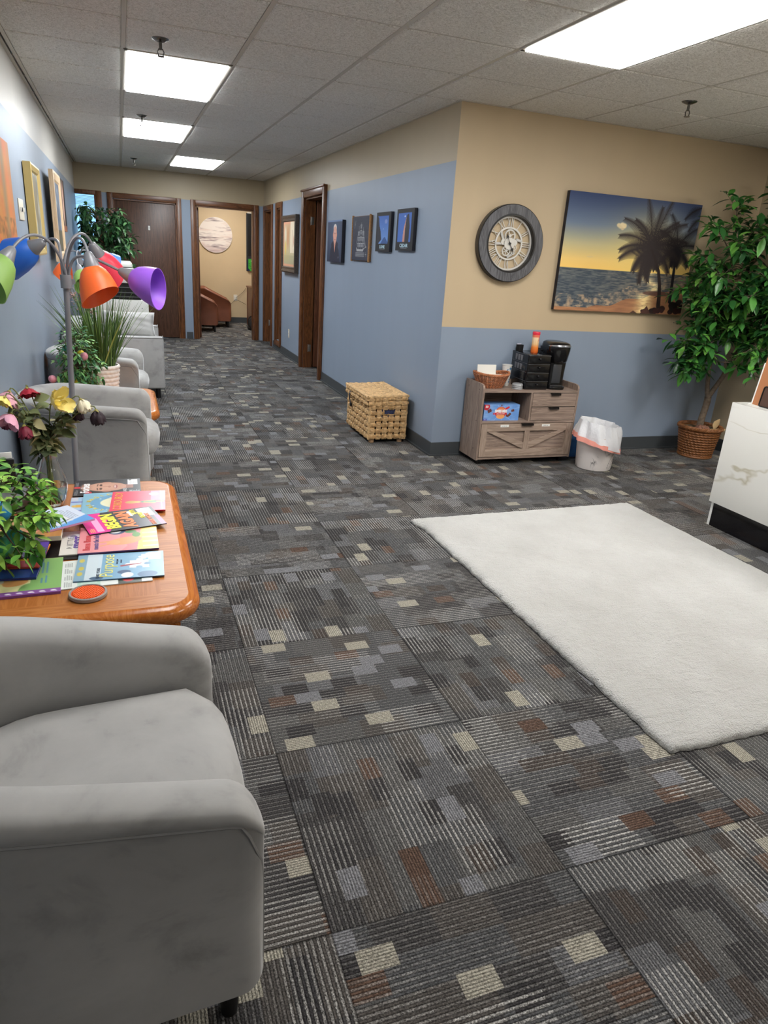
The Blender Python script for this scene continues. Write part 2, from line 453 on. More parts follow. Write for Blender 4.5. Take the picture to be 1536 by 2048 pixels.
# back wall: window, closed door, office doorway
bw = []
wx0, wx1, wz0, wz1 = XL, -.285, .85, 2.0
bx = [(-.055, .835), (1.115, 2.0)]
for a, b in ((wx1, bx[0][0]), (bx[0][1], bx[1][0]), (bx[1][1], 2.4)): bw.append((a, b, YB, YB+.12, 0, 2.0))
bw += [(wx0, wx1, YB, YB+.12, 0, wz0), (XL-.1, 2.4, YB, YB+.12, 2.0, Zt)]
wallmesh('wall_back', bw, m_backw)
# hall wall: two doors and a sidelight
D1, D2, SL = (8.06, 8.95), (11.05, 11.62), (10.38, 10.66)
hw = [(XH, XH+.12, YC+.003, D1[0], 0, Zt), (XH, XH+.12, D1[1], SL[0], 0, Zt), (XH, XH+.12, SL[1], D2[0], 0, Zt), (XH, XH+.12, D2[1], YB, 0, Zt),
      (XH, XH+.12, D1[0], D1[1], 2.03, Zt), (XH, XH+.12, D2[0], D2[1], 1.98, Zt), (XH, XH+.12, SL[0], SL[1], 1.98, Zt), (XH, XH+.12, SL[0], SL[1], 0, .15)]
wallmesh('wall_hall', hw, m_hall)
wallmesh('wall_clock', [(XH, XR+.12, YC, YC+.003, 0, Zt), (XH+.12, XR+.12, YC+.003, YC+.12, 0, Zt)], m_clock)
RW = (2.7, 4.42, 1.02, 2.02)
wallmesh('wall_right', [(XR, XR+.12, -3, RW[0], 0, Zt), (XR, XR+.12, RW[1], YC, 0, Zt), (XR, XR+.12, RW[0], RW[1], 0, RW[2]), (XR, XR+.12, RW[0], RW[1], RW[3], Zt)], m_beige)
wallmesh('wall_rear', [(XL-.1, XR+.1, -3.12, -3, 0, Zt)], m_beige)
# rooms beyond the hall doors and the office
OY, OX0, OX1 = 14.55, .7, 3.1
wallmesh('wall_office', [(OX0, OX1, OY, OY+.1, 0, Zt), (OX0-.1, OX0, YB+.12, OY, 0, Zt), (OX1, OX1+.1, YB+.12, OY, 0, Zt)], m_officewall)
wallmesh('wall_side', [(XH+1.5, XH+1.6, YC+.12, YB+.12, 0, Zt), (XH+.12, XH+1.5, 9.5, 9.6, 0, Zt), (XH+.12, XH+1.5, 6.9, 7.0, 0, Zt), (XH+.12, OX1, YB, YB+.12, 0, Zt)], m_beige)
mb = MB(); mb.box(OX0-.1, OX1+.1, YB, OY+.1, ZC, ZC+.019); struct(mb.build('ceiling_office', m_ceil, smooth=False))
# baseboards
mb = MB()
for a, b in ((YC, 7.97), (9.06, 10.9),): mb.box(XH-.008, XH, a, b, 0, .105); mb.box(XH-.018, XH, a, b, 0, .012)
struct(mb.build('baseboard_hall', m_base, smooth=False))
mb = MB(); mb.box(XH-.018, XR, YC-.018, YC, 0, .012); mb.box(XH-.008, XR, YC-.008, YC, 0, .105); struct(mb.build('baseboard_clock', m_base, smooth=False))
mb = MB(); mb.box(XR-.008, XR, -3, YC, 0, .105); struct(mb.build('baseboard_right', m_base, smooth=False))
mb = MB(); mb.box(XL, XL+.008, -3, YB, 0, .105); struct(mb.build('baseboard_left', m_base, smooth=False))
mb = MB(); mb.box(.93, 1.03, YB-.008, YB, 0, .105); struct(mb.build('baseboard_back', m_base, smooth=False))
mb = MB(); mb.box(OX0, OX1, OY-.008, OY, 0, .105); struct(mb.build('baseboard_office', m_base, smooth=False))

# ------------------------------------------------------------------ doors, casings
def casing(name, axis, a, b, z, at, wdt=.085, d=.02, z0=0.0, jamb=.12, sill=False):
    """frame around an opening from a to b along the axis, in the wall surface at `at`; sits proud towards the viewer"""
    root = None
    def put(nm, lo, hi, zl, zh, off, dd, mt, dep=0):
        mb = MB()
        if axis == 'y':
            mb.box(at-dd, at-off, lo, hi, zl, zh, .004)
        else: mb.box(lo, hi, at-dd, at-off, zl, zh, .004)
        return struct(mb.build(nm, mt))
    mv, mh = m_trimwood, (m_trimwoody if axis == 'y' else m_trimwoodh)
    o = MB()
    if axis == 'y':
        for lo, hi in ((a-wdt, a), (b, b+wdt)): o.box(at-d, at, lo, hi, z0, z+wdt, .005); o.box(at-d-.006, at-d+.004, lo+.012, hi-.018, z0, z+wdt-.02, .003)
        for yy in ((a, a+.018), (b-.018, b)): o.box(at, at+jamb, yy[0], yy[1], z0, z)
    else:
        for lo, hi in ((a-wdt, a), (b, b+wdt)): o.box(lo, hi, at-d, at, z0, z+wdt, .005); o.box(lo+.012, hi-.018, at-d-.006, at-d+.004, z0, z+wdt-.02, .003)
        for xx in ((a, a+.018), (b-.018, b)): o.box(xx[0], xx[1], at, at+jamb, z0, z)
    root = struct(o.build(name, mv))
    h = MB()
    if axis == 'y':
        h.box(at-d-.002, at, a, b, z, z+wdt, .005); h.box(at, at+jamb, a, b, z-.018, z)
        if sill: h.box(at-d-.002, at, a, b, z0, z0+wdt, .005); h.box(at, at+jamb, a, b, z0+wdt-.018, z0+wdt)
    else:
        h.box(a, b, at-d-.002, at, z, z+wdt, .005); h.box(a, b, at, at+jamb, z-.018, z)
        if sill: h.box(a, b, at-d-.002, at, z0, z0+wdt, .005)
    h.build('head_trim', mh, root)
    return root
def hinge(parent, mx):
    mb = MB(); mb.box(-.02, .02, -.045, .045, 0, .004, .002); mb.box(-.022, .022, -.045, .045, .003, .006)
    mb.tube([(.022, -.05, .006), (.022, .05, .006)], .006)
    return mb.build('hinge', m_steel, parent, mx=mx)
# near hall door, open into the room beyond
c = casing('trim_2', 'y', D1[0], D1[1], 2.03, XH, .09, .035)
c2 = MB(); c2.box(XH-.05, XH-.03, D1[0]-.1, D1[1]+.1, 2.098, 2.122, .004); c2.build('cap_trim', m_trimwoody, c)
mb = MB(); mb.box(XH+.13, XH+.99, D1[1]-.06, D1[1]-.02, .015, 2.01, .003)
d1 = struct(mb.build('door_1', m_doorred))
for z in (1.78, .25): hinge(d1, basis((XH+.085, D1[1]-.019, z), (-1, 0, 0), (0, 0, 1)))
# far hall door
casing('trim_3', 'y', D2[0], D2[1], 1.98, XH, .07, .02)
mb = MB(); mb.box(XH+.13, XH+.7, D2[1]-.06, D2[1]-.02, .015, 1.97, .003)
d2 = struct(mb.build('door_2', m_doorred)); hinge(d2, basis((XH+.085, D2[1]-.019, .3), (-1, 0, 0), (0, 0, 1)))
# sidelight window next to it
casing('trim_4', 'y', SL[0], SL[1], 1.98, XH, .075, .02, z0=.07, sill=True)
mb = MB(); mb.box(XH+.05, XH+.056, SL[0], SL[1], .15, 1.98)
struct(mb.build('window_1', M('smoked sidelight glass', (60, 44, 32), .15), smooth=False))
mb = MB(); mb.box(XH+.085, XH+.09, D1[0]+.018, D1[0]+.04, .0, 2.0); struct(mb.build('trim_5', m_trimwood, smooth=False))
# closed back door
casing('trim_6', 'x', bx[0][0], bx[0][1], 1.98, YB, .075, .02)
mb = MB(); mb.box(bx[0][0]+.018, bx[0][1]-.018, YB+.025, YB+.065, .012, 1.962, .002)
d3 = struct(mb.build('door_3', m_door))
mb = MB(); mb.box(-.013, .013, -.03, .03, 0, .003); nb = mb.build('number_plate', m_white, d3, mx=basis((.435, YB+.025, 1.61), (1, 0, 0), (0, 0, 1)))
text('1', .03, m_black, nb, 0, 0, .003)
mb = MB(); mb.tube([(0, 0, 0), (0, 0, .04)], .012, 12); mb.sphere((0, 0, .055), .027); mb.cyl(.032, 0, .006)
mb.build('door_knob', m_steel, d3, mx=basis((.10-.06, YB+.02, .95), (1, 0, 0), (0, 0, 1)))
# office doorway: casing, door folded back inside on the left
casing('trim_7', 'x', bx[1][0], bx[1][1], 1.98, YB, .075, .02)
mb = MB(); mb.box(bx[1][0]+.018, bx[1][0]+.058, YB+.13, YB+.98, .012, 1.96, .002)
d4 = struct(mb.build('door_4', m_doorred)); hinge(d4, basis((bx[1][0]+.019, YB+.075, 1.74), (0, 1, 0), (0, 0, 1)))
mb = MB(); mb.box(2.144, 2.154, YB-.012, YB-.001, 0, 2.06); struct(mb.build('trim_8', M('silver corner strip', (150, 152, 158), .4, .3), smooth=False))
# back window at the far left: frame, blind head, bright pane of sky
mb = MB(); mb.box(wx1, wx1+.085, YB-.02, YB, wz0-.08, wz1+.06, .004); mb.box(XL, wx1, YB-.022, YB, wz1, wz1+.06, .004); mb.box(XL, wx1, YB-.022, YB, wz0-.08, wz0, .004)
mb.box(wx1-.02, wx1, YB, YB+.1, wz0, wz1)
w2 = struct(mb.build('window_2', m_trimwood))
gm = MB(); gm.box(XL, wx1-.02, YB+.07, YB+.075, wz0, wz1); gm.build('pane', glass('window glass', (1, 1, 1, 1), 0, 1.02), w2, smooth=False)
bl = MB()
for q in range(8): bl.box(XL, wx1-.02, YB+.03, YB+.055, wz1-.024-q*.016, wz1-.02-q*.016)
bl.build('blind', M('grey blind slats', (92, 98, 112), .5), w2, smooth=False)
mb = MB(); mb.box(-3.5, XL-.125, 20, 20.1, 0, 1.3); mb.box(-3.5, 1.0, 22, 22.1, -.4, .9)
# ceiling lights
def ceiling_light(x, y, m, label):
    t = thing('ceiling_light', label, 'ceiling light', I(x+.3025, y+.605, ZC-.006), 'recessed ceiling light panels')
    f = MB()
    for a in (-1, 1):
        f.box(a*.2905-.012, a*.2905+.012, -.603, .603, -.004, .02, .002); f.box(-.30, .30, a*.591-.012, a*.591+.012, -.004, .02, .002)
    f.build('frame', m_tbar, t)
    d = MB(); d.box(-.279, .279, -.579, .579, -.010, .004); d.build('diffuser', m, t, smooth=False)
LL = ['large bright ceiling light panel above the white rug', 'hall ceiling light panel nearest the viewer, above the armchairs', 'middle ceiling light panel of the hall row',
      'farthest and smallest ceiling light panel of the hall', 'ceiling light panel above the nearest armchair', 'added unseen fill light panel behind the viewer on the right', 'added unseen fill light panel above the reception desk', 'rearmost added fill light panel, unseen behind the viewer']
for (x, y, b), l in zip(LIGHTS, LL): ceiling_light(x, y, (m_panelh, m_panel, m_panels, m_panelr)[b], l)
tt = thing('ceiling_light', 'ceiling light panel inside the far office', 'ceiling light', I(1.9, 13.2, ZC-.012), 'recessed ceiling light panels')
f = MB(); f.box(-.32, .32, -.62, .62, 0, .012); f.build('frame', m_tbar, tt, smooth=False)
d = MB(); d.box(-.29, .29, -.59, .59, -.004, .002); d.build('diffuser', emit('lit office diffuser', (1, .96, .9, 1), 20.0), tt, smooth=False)
# sprinklers
m_chrome = M('dark chrome', (110, 108, 104), .25, .9)
def sprinkler(x, y, label):
    t = thing('fire_sprinkler', label, 'sprinkler', I(x, y, ZC-.008), 'ceiling sprinklers')
    a = MB(); a.lathe([(.002, -.012), (.02, -.014), (.043, -.004), (.045, 0)], 24); a.build('escutcheon', m_chrome, t)
    b = MB(); b.cyl(.008, -.05, -.008, 12); b.tube([(-.008, 0, -.045), (-.016, 0, -.06), (-.012, 0, -.078)], .003); b.tube([(.008, 0, -.045), (.016, 0, -.06), (.012, 0, -.078)], .003)
    b.build('head', m_chrome, t)
    c = MB(); c.cyl(.018, -.082, -.079, 12); c.build('deflector', m_chrome, t)
sprinkler(.265, 4.40, 'sprinkler head in front of the nearest hall light panel'); sprinkler(.242, 6.93, 'sprinkler head in front of the middle hall light panel')
sprinkler(.24, 10.4, 'small far sprinkler head left of the last hall light'); sprinkler(3.27, 3.86, 'sprinkler head on the ceiling above the beach canvas')
# right wall reception window
mb = MB(); mb.box(XR-.07, XR+.06, RW[0]-.03, RW[1]+.02, RW[2]-.03, RW[2], .006)
w3 = struct(mb.build('window_3', m_white))
b = MB(); b.box(XR+.06, XR+.07, RW[0], RW[1], RW[2], RW[3]); b.build('shade', M('grey roller shade', (150, 150, 156), .7), w3, smooth=False)
# switch plate and sockets
def wall_plate(name, label, cat, mx, w, h, kind):
    t = thing(name, label, cat, mx)
    a = MB(); a.box(-w/2, w/2, -h/2, h/2, 0, .007, .003); a.build('plate', M('ivory plate', (214, 206, 188), .4), t)
    if kind == 'switch':
        for i in range(4):
            b = MB(); b.box(-.006, .006, -.012, .012, .006, .016, .002); b.build('toggle', m_dark if i == 1 else m_white, t, mx=I(-w/2+w*(i+.5)/4, 0, 0))
    else:
        for s_ in (-1, 1):
            b = MB(); b.prism(rrect(.033, .028, .01, 4, 0, s_*.02), .006, .009); b.build('socket', m_white, t)
    return t
wall_plate('light_switch', 'wide ivory switch plate between the orange and the gold framed pictures', 'light switch', WL(5.12, 1.545), .22, .122, 'switch')
wall_plate('wall_socket', 'white wall socket low on the blue hall wall under the framed painting', 'socket', WH(9.78, .335), .075, .118, 'socket')
# ------------------------------------------------------------------ armchairs
m_velvet = velvet('grey velvet', (166, 165, 163)); m_piping = M('grey piping', (138, 137, 136), .8)
m_blackleg = M('black wood leg', (20, 19, 19), .4)
m_leather = M('brown leather', (126, 74, 52), .38, var=.12, vscale=6, bump=.15, bscale=120)
def u_path(front, ax, ay, n=26, cx=-.03):
    """points and outward normals along the U of a tub chair, seen from above"""
    out = []
    for i in range(12): out.append((front+(cx-front)*(i/12)**1.5, -ay, 0, -1))
    for i in range(n+1):
        t = math.pi*1.5-math.pi*i/n; c, s_ = math.cos(t), math.sin(t); e = .78
        x = cx+ax*math.copysign(abs(c)**e, c); y = ay*math.copysign(abs(s_)**e, s_)
        nx, ny = math.copysign(abs(c)**(2-e), c)/ax, math.copysign(abs(s_)**(2-e), s_)/ay; L = math.hypot(nx, ny)
        out.append((x, y, nx/L, ny/L))
    for i in range(1, 13): out.append((cx+(front-cx)*(1-(1-i/12)**1.5), ay, 0, 1))
    return out
def tub_chair(label, mx, group, mat, pip, slope=.090, arm=.652, reach=0.0, rf=.058):
    t = thing('armchair', label, 'armchair', mx, group)
    zb = .115
    path = u_path(.265, .305, .31)
    prof = [(0, zb), (0, .30), (0, arm-.054), (.003, arm-.048), (.008, arm-.036), (.009, arm-.020), (.003, arm-.007), (-.012, arm), (-.044, arm+.004), (-.074, arm-.003), (-.093, arm-.024), (-.101, arm-.064), (-.096, .45), (-.093, .34), (-.093, zb)]
    def drop(x):
        q_ = min(1, max(0, (x-.245)/.068))
        return slope*min(1.1, max(0, (x+.16)/.42))+rf*(1-math.sqrt(max(0, 1-q_*q_)))*(1 if q_ < 1 else 1)
    cn, cz = -.045, (zb+arm)/2
    def ring(x, y, nx, ny, k=(1, 1), dx=0):
        dz = -drop(x+dx)
        out = []
        for n, z in prof:
            n2 = cn+(n-cn)*k[0]; z2 = cz+(z-cz)*k[1]
            w = max(0, (z2-.3)/.32)
            out.append((x+nx*n2+dx, y+ny*n2, z2+dz*w))
        return out
    rg = []
    for a in range(6):      # rounded front ends
        q = R(90*a/6); rg.append(ring(*path[0], k=(.35+.65*math.sin(q), .86+.14*math.sin(q)), dx=.045*(1-math.sin(q)) if a == 0 else .045*math.cos(q)))
    rg += [ring(*p) for p in path]
    for a in range(5, -1, -1):
        q = R(90*a/6); rg.append(ring(*path[-1], k=(.35+.65*math.sin(q), .86+.14*math.sin(q)), dx=.045*math.cos(q)))
    mb = MB(); mb.rings(rg); mb.build('shell', mat, t, angle=60)
    # seam piping under the padded roll and down the front edges
    pp = [(p[0]+p[2]*.002, p[1]+p[3]*.002, arm-.051-drop(p[0])*.93) for p in path]
    f0 = [(.306, -.288, .17), (.306, -.288, .36), (.302, -.294, arm-.09-rf-slope), (.292, -.303, arm-.06-rf-slope), (.278, -.308, arm-.075-slope)]; f1 = [(x, -y, z) for x, y, z in f0][::-1]
    mb = MB(); mb.tube(f0+pp+f1, .0035, 6); mb.build('piping', pip, t)
    # seat cushion
    def outline(g, fr):
        o = []
        for i in range(9):
            yy = -1+2*i/8; o.append((fr-.045*yy**4-.008*yy*yy, yy*(.200+g)))
        for i in range(17):
            q = R(90+180*i/16); c, s_ = math.cos(q), math.sin(q)
            o.append((-.02+(.185+g)*math.copysign(abs(c)**.8, c), (.200+g)*math.copysign(abs(s_)**.8, s_)))
        return o
    lay = [(-.02, .285, .33), (.002, .303, .335), (.006, .316, .36), (.006, .320, .40), (.002, .313, .435), (-.008, .295, .455), (-.03, .26, .466), (-.08, .22, .472), (-.17, .08, .474)]
    mb = MB(); mb.rings([[(x, y, z) for x, y in outline(g, f+reach)] for g, f, z in lay]); mb.build('seat_cushion', mat, t, angle=70)
    mb = MB(); mb.box(-.28, .295, -.205, .205, .118, .333, .012); mb.build('front_rail', mat, t)
    for x, y in ((.25, -.25), (.25, .25), (-.20, -.22), (-.20, .22)):
        mb = MB(); mb.cyl(.016, 0, .125, 14, I(x, y, 0), r1=.026); mb.build('leg', m_blackleg, t)
    return t
G_CH = 'grey velvet tub armchairs along the left wall'
ch = tub_chair('nearest grey velvet tub armchair, filling the bottom left corner', rz((-.150, 1.19, 0), 3), G_CH, m_velvet, m_piping)
ch2 = tub_chair('grey velvet tub armchair right behind the grey lamp pole', rz((-.212, 3.98, 0), -4), G_CH, m_velvet, m_piping, .028, .632, .042, .04)
dup(ch2, rz((-.208, 5.68, 0), -5), 'grey velvet tub armchair behind the white basket of grass')
# blocky loveseat
t = thing('loveseat', 'boxy grey velvet loveseat with a throw pillow, farthest seat on the left', 'sofa', rz((0, 0, 0)))
mb = MB(); mb.box(XL+.02, .30, 6.93, 8.0, .10, .40, .02); mb.build('base', m_velvet, t)
for a, b in ((6.90, 7.07), (7.92, 8.08)):
    mb = MB(); mb.box(XL+.02, .335, a, b, .10, .575, .018, 3); ar = mb.build('arm', m_velvet, t)
    mb = MB(); mb.tube([(XL+.06, a+.004, .572), (.33, a+.004, .572), (.333, b-.004, .572)], .006, 6); mb.build('piping', m_piping, ar)
mb = MB(); mb.box(XL+.02, XL+.22, 7.05, 7.94, .30, .66, .05, 4); mb.build('backrest', m_velvet, t)
mb = MB(); mb.box(XL+.2, .32, 7.075, 7.915, .395, .50, .04, 4); mb.build('seat_cushion', m_velvet, t)
for x, y in ((.27, 6.98), (.27, 8.0), (XL+.1, 6.98), (XL+.1, 8.0)):
    mb = MB(); mb.cyl(.022, 0, .105, 14, I(x, y, 0)); mb.build('leg', m_blackleg, t)
# pillow
def pillow(name, label, mx, w, h, d, mat):
    mb = MB(); n = 22; rg_t, vs, fs = [], [], []
    for sgn in (1, -1):
        base = len(vs)
        for i in range(n+1):
            for j in range(n+1):
                u, v = i/n*2-1, j/n*2-1
                pin = 1-.09*(abs(v)**2)*(1-abs(u)**8)
                e = max(0, (1-u**4))*max(0, (1-v**4)); z = sgn*d*.5*(e**.45)*(.8+.2*math.cos(u*1.5)*math.cos(v*1.5))
                z += sgn*.008*mnoise.noise((u*3, v*3, sgn))*e + sgn*.006*math.sin(14*v+4*u)*e*abs(u)**1.5
                vs.append((u*w/2*(1-.07*(1-v*v)*0-.06*(1-abs(v))), v*h/2*(1-.07*(1-abs(u))), z))
        for i in range(n):
            for j in range(n):
                a = base+i*(n+1)+j; f = (a, a+1, a+n+2, a+n+1); fs.append(f if sgn > 0 else f[::-1])
    mb.add(vs, fs); bmesh.ops.remove_doubles(mb.bm, verts=mb.bm.verts[:], dist=.0008)
    return tag(mb.build(name, mat, angle=80, mx=mx), label, 'pillow')
pillow('throw_pillow', 'creased light grey throw pillow leaning on the loveseat', basis((.04, 7.60, .625), (1, -.05, -.02), (0, .30, 1)), .50, .245, .14, velvet('pale grey velvet', (182, 181, 178), .8))

# ------------------------------------------------------------------ tables
m_oak = wood('honey oak', (160, 94, 42), (184, 118, 62), 1, .8, .38, .5, 'Object', .25); m_oakx = wood('honey oak across', (162, 96, 44), (190, 126, 70), 0, .8, .38, .5, 'Object', .25)
m_oakedge = wood('honey oak edge', (168, 92, 34), (198, 122, 56), 1, .9, .2, .3)
def oak_table(label, x0, x1, y0, y1, z=.42):
    t = thing('oak_table', label, 'table', I((x0+x1)/2, (y0+y1)/2, 0)); w, d = x1-x0, y1-y0
    def ol(g, r=.11):
        return [(x*(1+.02*(1-(2*y/d)**2)), y) for x, y in rrect(w-2*g, d-2*g, max(.02, r-g), 8)]
    prof = [(.045, z-.058), (.018, z-.056), (.004, z-.044), (0, z-.028), (.005, z-.012), (.018, z-.003), (.034, z-.0005)]
    mb = MB(); mb.rings([[(x, y, zz) for x, y in ol(g)] for g, zz in prof], cap1=False); mb.build('table_edge', m_oakedge, t)
    mb = MB(); a, b = ol(.034), rrect(w-.22, d-.22, .02, 8); n = len(a)
    mb.rings([[(x, y, z-.0005) for x, y in a], [(x, y, z) for x, y in b]], True, False, False); mb.build('border', m_oakx, t)
    mb = MB(); mb.add([(x, y, z) for x, y in b], [tuple(range(n))]); mb.build('tabletop', m_oak, t, smooth=False)
    mb = MB(); mb.box(-w/2+.09, w/2-.09, -d/2+.09, d/2-.09, z-.11, z-.056, .006); mb.build('apron', m_oakedge, t)
    for sx in (-1, 1):
        for sy in (-1, 1):
            mb = MB(); px, py = sx*(w/2-.09), sy*(d/2-.09)
            mb.rings([[(px+a_*k, py+b_*k, zz) for a_, b_ in ((-1, -1), (1, -1), (1, 1), (-1, 1))] for zz, k in ((0, .018), (.2, .024), (z-.057, .03))]); mb.build('leg', m_oakedge, t)
    return t
TZ = .42
oak_table('honey oak coffee table covered with magazines and books', -.535, .165, 1.84, 3.09)
oak_table('honey oak end table with the grass basket on it', -.535, .175, 4.40, 5.27)
oak_table('small honey oak side table between armchair and loveseat', -.50, .02, 6.36, 6.84)

# ------------------------------------------------------------------ multi-head floor lamps
m_lampgrey = M('lamp grey', (136, 137, 142), .38, .15)
m_bulb = M('frosted bulb', (236, 226, 226), .3)
SH = {'purple': (158, 98, 222), 'orange': (252, 110, 42), 'red': (228, 58, 82), 'blue': (40, 108, 208), 'green': (140, 178, 92)}
m_sh = {}
for k_, c_ in SH.items():
    q = NT('lamp shade '+k_); q.base(S(*c_)); q.set(Roughness=.45); q.b.inputs['Subsurface Weight'].default_value = .35
    q.b.inputs['Subsurface Radius'].default_value = (.03, .03, .03); m_sh[k_] = q.m
def floor_lamp(label, mx, tilt, heads):
    t = thing('floor_lamp', label, 'floor lamp', mx, 'five-headed floor lamps'); H = 1.25
    mb = MB(); mb.lathe([(.002, 0), (.125, 0), (.13, .006), (.125, .016), (.03, .03), (.018, .045)], 40); mb.build('base', m_lampgrey, t)
    top = Vector((tilt[0], tilt[1], H))
    mb = MB(); mb.tube([(0, 0, .03), top*.55, top*.56, top], [.0125, .0125, .0115, .0115], 16); mb.build('pole', m_lampgrey, t)
    mb = MB(); mb.cyl(.022, H-.045, H+.008, 24, I(tilt[0], tilt[1], 0)); mb.box(.018, .035, -.003, .003, H-.028, H-.008, 0, 2, I(tilt[0], tilt[1], 0)); mb.build('collar', m_lampgrey, t)
    for i, (c, p, d) in enumerate(heads):
        p, d = Vector(p), Vector(d).normalized(); a = 2*math.pi*i/len(heads)
        s0 = top+Vector((.012*math.cos(a), .012*math.sin(a), 0)); hor = Vector((p.x-top.x, p.y-top.y, 0))
        L = max(.08, (p-s0).length)
        mb = MB(); mb.tube(bez(s0, s0+Vector((0, 0, .55*L))+hor*.08, p-d*L*.55, p, 18), .0058, 8); g = mb.build('gooseneck', m_lampgrey, t)
        up = Vector((0, 0, 1)); X = d.cross(up); X = X.normalized() if X.length > 1e-3 else Vector((1, 0, 0)); Y = d.cross(X)
        mt = Matrix(((X.x, Y.x, d.x, p.x), (X.y, Y.y, d.y, p.y), (X.z, Y.z, d.z, p.z), (0, 0, 0, 1)))
        mb = MB(); mb.lathe([(.008, -.004), (.013, 0), (.016, .004), (.034, .058), (.033, .062)], 28); mb.build('socket', m_lampgrey, t, mx=mt)
        mb = MB(); n = 36; pr = [(.033, .055), (.048, .070), (.060, .095), (.070, .130), (.077, .172)]; pi_ = [(r-.0025, z) for r, z in pr][::-1]
        rg = []
        for r, z in pr+pi_:
            rg.append([(r*math.cos(2*math.pi*k/n), r*math.sin(2*math.pi*k/n), z+(.028*math.sin(2*math.pi*k/n)*((z-.055)/.115)**2)) for k in range(n)])
        mb.rings(rg, True, False, False); sh = mb.build('lamp_shade', m_sh[c], t, angle=60, mx=mt); sh['label'] = c+' plastic lamp shade'
        mb = MB(); mb.sphere((0, 0, .105), .026, 16, 10); mb.cyl(.013, .05, .09, 14); mb.build('bulb', m_bulb, t, mx=mt)
LB = Vector((-.262, 3.30, 0))
def hd(x, y, z): return (x-LB.x, y-LB.y, z)
floor_lamp('tall grey floor lamp with five bright plastic shades behind the rose vase', I(*LB), (.045, -.02), [
    ('purple', hd(-.005, 3.16, 1.290), (.84, -.42, -.36)), ('orange', hd(-.118, 3.12, 1.352), (.20, -.16, -.97)),
    ('red', hd(-.112, 3.42, 1.385), (.32, .48, -.76)), ('blue', hd(-.295, 3.38, 1.380), (-.80, .38, -.46)), ('green', hd(-.380, 3.10, 1.352), (-.46, -.42, -.70))])
LB2 = Vector((-.31, 6.23, 0))
def hd2(x, y, z): return (x-LB2.x, y-LB2.y, z)
floor_lamp('second five-headed floor lamp, far behind, partly hidden by the near lamp', I(*LB2), (.01, .0), [
    ('orange', hd2(-.395, 6.30, 1.26), (-.25, .1, -.9)), ('green', hd2(-.305, 6.05, 1.21), (.20, -.45, -.75)), ('purple', hd2(-.255, 6.30, 1.20), (.1, .3, -.9)),
    ('red', hd2(-.20, 6.33, 1.27), (.5, .4, -.7)), ('blue', hd2(-.16, 6.10, 1.31), (.7, .2, -.5))])

# ------------------------------------------------------------------ foliage helpers
def sprig(mb, p, d, L, nl, lw, ll, rnd, spread=.9, stem=None, fold=.25, droop=.25):
    p = Vector(p); d = Vector(d).normalized()
    a = d.cross(Vector((0, 0, 1))); a = a.normalized() if a.length > .01 else Vector((1, 0, 0)); b = d.cross(a)
    pts = [p+d*L*i/4+Vector((0, 0, -1))*.12*L*(i/4)**2 for i in range(5)]
    if stem is not None: stem.tube(pts, [.0022-.0003*i for i in range(5)], 5)
    for i in range(nl):
        t = (i+.5)/nl; q = p+d*L*t+Vector((0, 0, -1))*.12*L*t*t; an = i*2.4+rnd.random()*.6
        ld = d*(1-spread*.55)+spread*(math.cos(an)*a+math.sin(an)*b)+Vector((0, 0, -.12)); s = .75+.5*rnd.random()
        mb.leaf(q, ld, Vector((rnd.uniform(-.3, .3), rnd.uniform(-.3, .3), 1)), ll*s, lw*s, fold, droop)
m_bright = leafmat('bright plastic leaves', [(0, S(54, 108, 50)), (.35, S(92, 150, 60)), (.7, S(136, 190, 72)), (1, S(172, 212, 96))], .45)
m_teal = leafmat('dull green plastic leaves', [(0, S(48, 98, 62)), (.4, S(76, 134, 86)), (.75, S(112, 164, 92)), (1, S(142, 186, 98))], .5)
m_stem = M('green stem', (74, 96, 52), .6); m_twig = M('brown twig', (92, 74, 58), .8, var=.3, vscale=30)
EG = {'blue': (44, 140, 200), 'yellow': (240, 214, 60), 'pink': (238, 160, 176), 'turquoise': (72, 190, 180), 'green': (60, 150, 110)}
m_egg = {k_: M(k_+' egg', c_, .35, var=.05, vscale=80) for k_, c_ in EG.items()}
